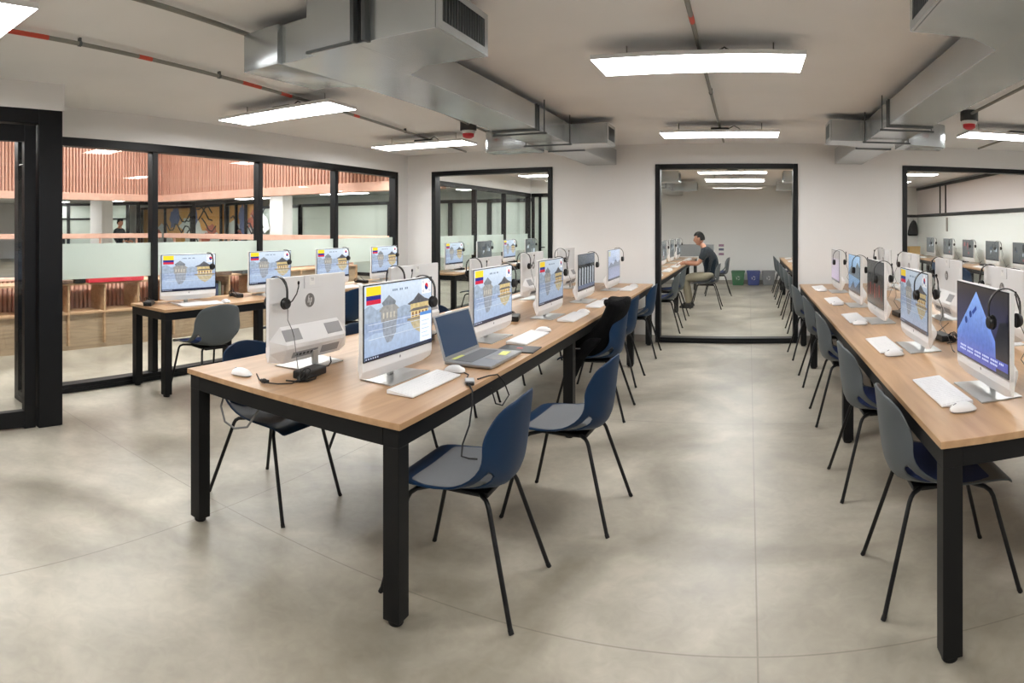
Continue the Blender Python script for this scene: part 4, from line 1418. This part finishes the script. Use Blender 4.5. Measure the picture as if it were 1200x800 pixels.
soft(loft(MB(), [(-.05, -.22, .18, .06, .05), (-.11, -.24, .11, .065, .055), (-.20, -.24, .03, .065, .055), (-.25, -.22, -.07, .06, .055), (-.27, -.20, -.15, .045, .045)], 12, .05, 2).build('sleeve', M['fabric'], t, True))
soft(loft(MB(), [(-.06, .20, .18, .055, .05), (-.14, .20, .11, .06, .05), (-.24, .16, .05, .06, .05), (-.28, .12, -.05, .05, .05)], 12, .05, 3).build('sleeve', M['fabric'], t, True))
MB().tube([(-.235, -.26, .085), (-.20, -.275, .10), (-.165, -.27, .10)], .004, 6).build('zip_pull', M['alu'], t, True)

# ================================================================== THINGS IN THE ROOM BEYOND
def bin_(label, x, m_):
    t = thing('waste_bin', label, 'waste bin', (x, 15.15, 0), 0, 'waste bins by the end wall')
    b_ = MB()
    b_.prism([(-.135, 0), (.135, 0), (.165, .34), (-.165, .34)], -.12, .12, 'y', .012)
    b_.build('body', m_, t)
    MB().box((-.175, -.135, .325), (.175, .135, .345), .006).box((-.165, -.125, .345), (.165, .125, .36), .006).build('lid', m_, t)
    e = MB()
    for k in range(3):
        a = 2 * PI * k / 3 + .5
        e.prism([(.055 * math.cos(a), .18 + .055 * math.sin(a)), (.055 * math.cos(a + 1.4), .18 + .055 * math.sin(a + 1.4)), (.035 * math.cos(a + 1.2), .18 + .035 * math.sin(a + 1.2)), (.035 * math.cos(a + .1), .18 + .035 * math.sin(a + .1))], -.139, -.132, 'y')
    e.build('emblem', M['white'], t)
bin_('green waste bin, one of three against the end wall', -.266, M['bing'])
bin_('blue waste bin between the green and the grey ones', .117, M['binb'])
bin_('grey waste bin, one of three against the end wall', .49, M['binw'])
t = thing('divider_panel', 'grey felt panel standing on the end of the seated man\'s desk', 'desk divider', (-1.25, 13.82, TZ))
MB().box((-.45, -.012, .03), (.45, .012, .30), .006).build('panel', M['boardgrey'], t)
for s_ in (-1, 1):
    MB().box((s_ * .36 - .03, -.04, 0), (s_ * .36 + .03, .04, .035), .003).build('foot', M['black'], t)
t = thing('poster', 'small white poster with three purple pictures on the end wall', 'poster', (-.70, FW - .004, .70))
MB().box((-.09, -.003, -.04), (.09, .003, .34)).build('sheet', M['paper'], t)
pm = mat('purple_print', rgb(150, 112, 140), .8, noise=(30, .3)); pk = mat('slate_print', rgb(92, 98, 120), .8, noise=(30, .3))
for z, m_ in ((.25, pm), (.15, pk), (.03, pm)):
    MB().box((-.065, -.0042, z), (.065, -.0028, z + .06)).build('picture', m_, t)
t = thing('hanging_coat', 'dark coat hanging on the end wall beyond the end window', 'coat', (4.245, FW - .10, 1.22))
soft(loft(MB(), [(0, 0, 0, .14, .07), (.0, 0, .03, .145, .075), (0.01, 0, .15, .135, .07), (.02, .0, .27, .11, .065), (.03, .01, .36, .07, .05), (.03, .02, .40, .03, .03)], 18, .05, 5).build('body', M['fabric'], t, True))
soft(loft(MB(), [(-.11, -.03, .02, .035, .035), (-.10, -.03, .12, .04, .04), (-.06, -.03, .26, .045, .04), (-.03, -.02, .32, .03, .03)], 10, .04, 6).build('sleeve', M['fabric'], t, True))
MB().tube([(.03, .095, .40), (.03, .05, .40), (.03, .03, .43)], .006, 8).build('hook', M['galvd'], t, True)
for k, (z, w) in enumerate(((1.06, .20), (.94, .17))):
    o = MB().box((4.11, FW - .005, z), (4.11 + w, FW, z + .10)).build('notice', M['paper'])
    tag(o, ('upper' if k == 0 else 'lower') + ' white notice on the end wall below the dark coat', 'notice')
t = thing('storage_box', 'yellow cardboard box standing by the end wall beyond the end window', 'box', (4.13, 14.78, TZ))
MB().box((-.14, -.10, 0), (.14, .10, .20), .004).build('carton', M['cork'], t)
MB().box((-.145, -.105, .15), (.145, .105, .21), .004).build('lid', M['cork'], t)
desk_ = thing('side_table', 'small side table carrying the yellow cardboard box', 'table', (4.13, 14.78, 0))
MB().box((-.2, -.2, TZ - .03), (.2, .2, TZ), .003).build('table_top', M['oak'], desk_)
for sx in (-1, 1):
    for sy in (-1, 1):
        MB().box((sx * .17 - .02, sy * .17 - .02, 0), (sx * .17 + .02, sy * .17 + .02, TZ - .03), .002).build('leg', M['black'], desk_)
t = thing('security_camera', 'small black camera under the ceiling in the far corner beyond the end window', 'camera', (4.0, 15.2, CEIL))
MB().lathe([(0, 0), (.05, 0), (.05, -.03), (0, -.03)], 16).build('mount', M['white'], t, True)
MB().ball((0, 0, -.06), .045).build('dome', M['blackp'], t, True)
o = MB().box((4.386, 12.9, 1.35), (4.399, 13.0, 1.66), .002).build('wall_trunking', M['base'])
tag(o, 'short grey cable duct on the white side wall below the clerestory', 'cable duct')
o = MB().box((2.60 - .4, BW0 - .03, .28), (2.60 - .3, BW0 - .001, .36)).build('socket_plate', M['white']) if False else None

# ================================================================== PEOPLE
def skinned(name, chains, m_, parent, lv=2):
    """chains: list of lists of (co, (rx, ry)) ; points with the same key string are shared"""
    V, E, Rr, keys, roots = [], [], [], {}, []
    for ch in chains:
        prev = None
        for item in ch:
            if isinstance(item, str):
                idx = keys[item]
            else:
                co, r = item[0], item[1]
                idx = len(V)
                V.append(co)
                Rr.append(r if isinstance(r, tuple) else (r, r))
                if len(item) > 2:
                    keys[item[2]] = idx
                if prev is None:
                    roots.append(idx)
            if prev is not None:
                E.append((prev, idx))
            prev = idx
    me = bpy.data.meshes.new(name)
    me.from_pydata(V, E, [])
    me.materials.append(m_)
    o = bpy.data.objects.new(name, me)
    C.objects.link(o)
    o.parent = parent
    md = o.modifiers.new('skin', 'SKIN')
    md.use_smooth_shade = True
    for i, sv in enumerate(me.skin_vertices[0].data):
        sv.radius = Rr[i]
        sv.use_root = i in roots
    s_ = o.modifiers.new('smooth', 'SUBSURF')
    s_.levels = s_.render_levels = lv
    return o

def head(parent, c, face, tilt=0.0, hair_cap=.0):
    """head built as a shaped surface: c centre of the skull, face = facing angle (0: -y)"""
    m = Matrix.Translation(c) @ Matrix.Rotation(face, 4, 'Z') @ Matrix.Rotation(tilt, 4, 'X')
    b_ = bmesh.new()
    bmesh.ops.create_uvsphere(b_, u_segments=28, v_segments=20, radius=1)
    for v in b_.verts:
        x, y, z = v.co
        # skull wider behind, jaw narrower and forward
        k = max(0, -z)
        X = x * .074 * (1 - .34 * k ** 1.5)
        Y = y * .095 * (1 - .22 * k) - .012 * k
        Z = z * .118
        if y < -.55:   # face plane
            Y += .008 * (abs(x) < .5) * (1 if abs(z) < .8 else 0)
            nose = math.exp(-((x / .16) ** 2 + ((z + .18) / .22) ** 2))
            Y -= .024 * nose
            brow = math.exp(-((z - .16) / .10) ** 2) * (abs(x) < .7)
            Y -= .005 * brow
            eye = math.exp(-(((abs(x) - .38) / .16) ** 2 + ((z - .02) / .10) ** 2))
            Y += .009 * eye
            lip = math.exp(-((x / .28) ** 2 + ((z + .52) / .07) ** 2)) + math.exp(-((x / .25) ** 2 + ((z + .64) / .06) ** 2))
            Y -= .006 * lip
            chin = math.exp(-((x / .3) ** 2 + ((z + .88) / .12) ** 2))
            Y -= .010 * chin
        v.co = (X, Y, Z)
    mb = MB()._merge(b_, 0, m)
    for s_ in (-1, 1):
        mb.ball((s_ * .074, .008, -.008), (.012, .020, .032), 0, m, 10, 8)
    h = MB()
    b_ = bmesh.new()
    bmesh.ops.create_uvsphere(b_, u_segments=28, v_segments=20, radius=1)
    kill = [v for v in b_.verts if v.co.z < -.42 or (v.co.y < -.25 and v.co.z < .42) or (v.co.y < .1 and v.co.z < .08)]
    bmesh.ops.delete(b_, geom=kill, context='VERTS')
    for v in b_.verts:
        x, y, z = v.co
        v.co = (x * .083, y * .106 + .002, z * .128 + .006)
    bmesh.ops.solidify(b_, geom=b_.faces[:], thickness=.012)
    h._merge(b_, 0, m)
    return mb, h, m

def hand_chain(w, d, up, side, s_=1.0, curl=.5):
    """palm and five fingers from the wrist w, pointing along d, thumb toward side"""
    w, d, up, side = Vector(w), Vector(d).normalized(), Vector(up).normalized(), Vector(side).normalized()
    ch = [[(tuple(w), (.020, .024)), (tuple(w + d * .045), (.016, .030)), (tuple(w + d * .085), (.013, .033))]]
    for k, (off, ln) in enumerate(((.027, .066), (.009, .076), (-.009, .072), (-.026, .056))):
        p = w + d * .085 + side * off
        pts = [(tuple(p - d * .02), (.009, .009))]
        q = p
        for j in range(3):
            dr = (d * math.cos(curl * (j + .6)) - up * math.sin(curl * (j + .6)))
            q = q + dr * ln / 2.6
            pts.append((tuple(q), (.0082 - .0008 * j, .0082 - .0008 * j)))
        ch.append(pts)
    p = w + d * .03 + side * .024
    ch.append([(tuple(p - side * .012), (.011, .011)), (tuple(p + side * .018 + d * .022), (.0095, .0095)), (tuple(p + side * .024 + d * .05 - up * .008), (.008, .008))])
    return ch

# the seated man, facing -x, at the desk beyond the wide window
man = thing('person', 'seated man in dark T-shirt and khaki trousers typing beyond the wide window', 'person', (-.75, 10.87, 0))
ox, oy = -.75, 10.87
def P(x, y, z):
    return (x - ox, y - oy, z)
hc = P(-.895, oy, 1.238)
hm, hh, _m = head(man, hc, -PI / 2, .12)
Y_ = oy
body = []
body.append([(P(-.68, Y_, .60), (.06, .06), 'pelvis'), (P(-.68, Y_, .74), (.06, .06), 'waist'), (P(-.71, Y_, .90), (.065, .065), 'chest'), (P(-.77, Y_, 1.01), (.055, .055), 'shoulders'), (P(-.815, Y_, 1.09), (.052, .052), 'neck'), (P(-.86, Y_, 1.165), (.052, .052))])
for s_ in (-1, 1):
    body.append(['shoulders', (P(-.775, Y_ + s_ * .15, 1.01), (.042, .042)), (P(-.83, Y_ + s_ * .20, .90), (.042, .042)), (P(-.90, Y_ + s_ * .22, .795), (.038, .038)), (P(-1.03, Y_ + s_ * .19, .80), (.036, .036)), (P(-1.15, Y_ + s_ * .15, .805), (.024, .026))])
    body.append(['pelvis', (P(-.76, Y_ + s_ * .095, .55), (.06, .06)), (P(-.95, Y_ + s_ * .12, .55), (.06, .06)), (P(-1.13, Y_ + s_ * .13, .53), (.058, .058)), (P(-1.12, Y_ + s_ * .13, .40), (.05, .05)), (P(-1.09, Y_ + s_ * .13, .24), (.045, .045)), (P(-1.07, Y_ + s_ * .13, .10), (.034, .034))])
for s_ in (-1, 1):
    body += hand_chain(P(-1.145, Y_ + s_ * .15, .805), (-1, -s_ * .15, -.08), (0, 0, 1), (0, -s_, 0), 1, .35)
bo = skinned('body', body, M['skin'], man, 2)
hb = hm.build('head', M['skin'], man, True, 80)
hh.build('hair', M['hair'], man, True, 80)
sh = [[(P(-.655, Y_, .55), (.125, .155), 'a'), (P(-.665, Y_, .645), (.122, .152)), (P(-.67, Y_, .74), (.115, .145)), (P(-.70, Y_, .90), (.130, .172)), (P(-.760, Y_, 1.02), (.110, .165), 's'), (P(-.80, Y_, 1.075), (.068, .075))]]
for s_ in (-1, 1):
    sh.append(['s', (P(-.775, Y_ + s_ * .16, 1.015), (.075, .075)), (P(-.825, Y_ + s_ * .203, .91), (.068, .068)), (P(-.85, Y_ + s_ * .208, .87), (.060, .060))])
skinned('shirt', sh, M['shirt'], man, 2)
tr_ = [[(P(-.655, Y_, .655), (.108, .140)), (P(-.66, Y_, .58), (.112, .145), 'p')]]
for s_ in (-1, 1):
    tr_.append(['p', (P(-.76, Y_ + s_ * .095, .55), (.092, .092)), (P(-.95, Y_ + s_ * .12, .55), (.086, .086)), (P(-1.13, Y_ + s_ * .13, .53), (.072, .072)), (P(-1.12, Y_ + s_ * .13, .40), (.066, .066)), (P(-1.09, Y_ + s_ * .13, .24), (.062, .062)), (P(-1.07, Y_ + s_ * .13, .085), (.058, .058))])
skinned('trousers', tr_, M['khaki'], man, 2)
for s_ in (-1, 1):
    soft(loft(MB(), [(-1.115 - ox, s_ * .13, .002, .135, .045), (-1.115 - ox, s_ * .13, .03, .138, .048), (-1.10 - ox, s_ * .13, .065, .10, .044), (-1.065 - ox, s_ * .13, .095, .055, .042)], 16, 0).build('shoe', M['blackp'], man, True))

def standing(label, x, y, face, shirt, z0=0.0, s_=1.0):
    p = thing('person', label, 'person', (x, y, z0), face)
    hm, hh, _ = head(p, (0, -.02, 1.56 * s_), 0, .05)
    ch = [[((0, 0, .92 * s_), (.085, .085), 'pelvis'), ((0, .0, 1.08 * s_), (.075, .075)), ((0, .01, 1.25 * s_), (.08, .08)), ((0, .01, 1.36 * s_), (.065, .065), 'sh'), ((0, 0, 1.44 * s_), (.05, .05)), ((0, -.01, 1.50 * s_), (.048, .048))]]
    for q in (-1, 1):
        ch.append(['sh', (((q * .17), .01, 1.35 * s_), (.052, .052)), ((q * .23, .0, 1.18 * s_), (.043, .043)), ((q * .22, -.10, 1.02 * s_), (.036, .036)), ((q * .12, -.26, 1.06 * s_), (.025, .025))])
        ch.append(['pelvis', ((q * .095, 0, .84 * s_), (.085, .085)), ((q * .11, 0, .48 * s_), (.055, .055)), ((q * .11, .01, .10 * s_), (.036, .036)), ((q * .11, -.12, .035), (.032, .032))])
        ch += hand_chain((q * .12, -.26, 1.06 * s_), (-q * .3, -1, 0), (0, 0, 1), (-q, 0, 0), 1, .5)
    skinned('body', ch, M['skin'], p, 2)
    hm.build('head', M['skin'], p, True, 80)
    hh.build('hair', M['hair'], p, True, 80)
    g = [[((0, 0, .90 * s_), (.128, .105)), ((0, .0, 1.08 * s_), (.122, .10)), ((0, .01, 1.25 * s_), (.145, .105)), ((0, .01, 1.37 * s_), (.115, .09), 's'), ((0, 0, 1.43 * s_), (.066, .066))]]
    for q in (-1, 1):
        g.append(['s', ((q * .17, .01, 1.35 * s_), (.066, .066)), ((q * .23, .0, 1.18 * s_), (.06, .06)), ((q * .22, -.10, 1.02 * s_), (.052, .052)), ((q * .14, -.23, 1.055 * s_), (.042, .042))])
    skinned('jacket', g, shirt, p, 2)
    l = [[((0, 0, .95 * s_), (.115, .095)), ((0, 0, .90 * s_), (.118, .098), 'p')]]
    for q in (-1, 1):
        l.append(['p', ((q * .095, 0, .82 * s_), (.095, .095)), ((q * .11, 0, .48 * s_), (.072, .072)), ((q * .11, .01, .08 * s_), (.06, .06))])
    skinned('trousers', l, M['dark'], p, 2)
    return p
standing('person in a dark jacket standing behind the timber handrail across the atrium', -14.6, 8.6, PI / 2 + .4, M['shirt'])
standing('dark-haired person half hidden by the handrail in front of the bright office window', -15.0, 6.80, PI / 2 + 2.6, M['shirt'], 0, .94)
# ================================================================== WORLD AND VIEW
w = bpy.data.worlds.new('world')
S.world = w
w.use_nodes = True
w.node_tree.nodes['Background'].inputs[0].default_value = (.92, .95, 1.0, 1)
w.node_tree.nodes['Background'].inputs[1].default_value = .35
S.view_settings.view_transform = 'Standard'
S.view_settings.look = 'None'
S.view_settings.gamma = 1.0
S.view_settings.use_curve_mapping = False
S.view_settings.exposure = EXPOSURE
cy = S.cycles
cy.use_denoising = True
cy.max_bounces = 10
cy.diffuse_bounces = 5
cy.glossy_bounces = 4
cy.transmission_bounces = 6
cy.transparent_max_bounces = 24
cy.sample_clamp_indirect = 6.0
cy.caustics_reflective = False
cy.caustics_refractive = False
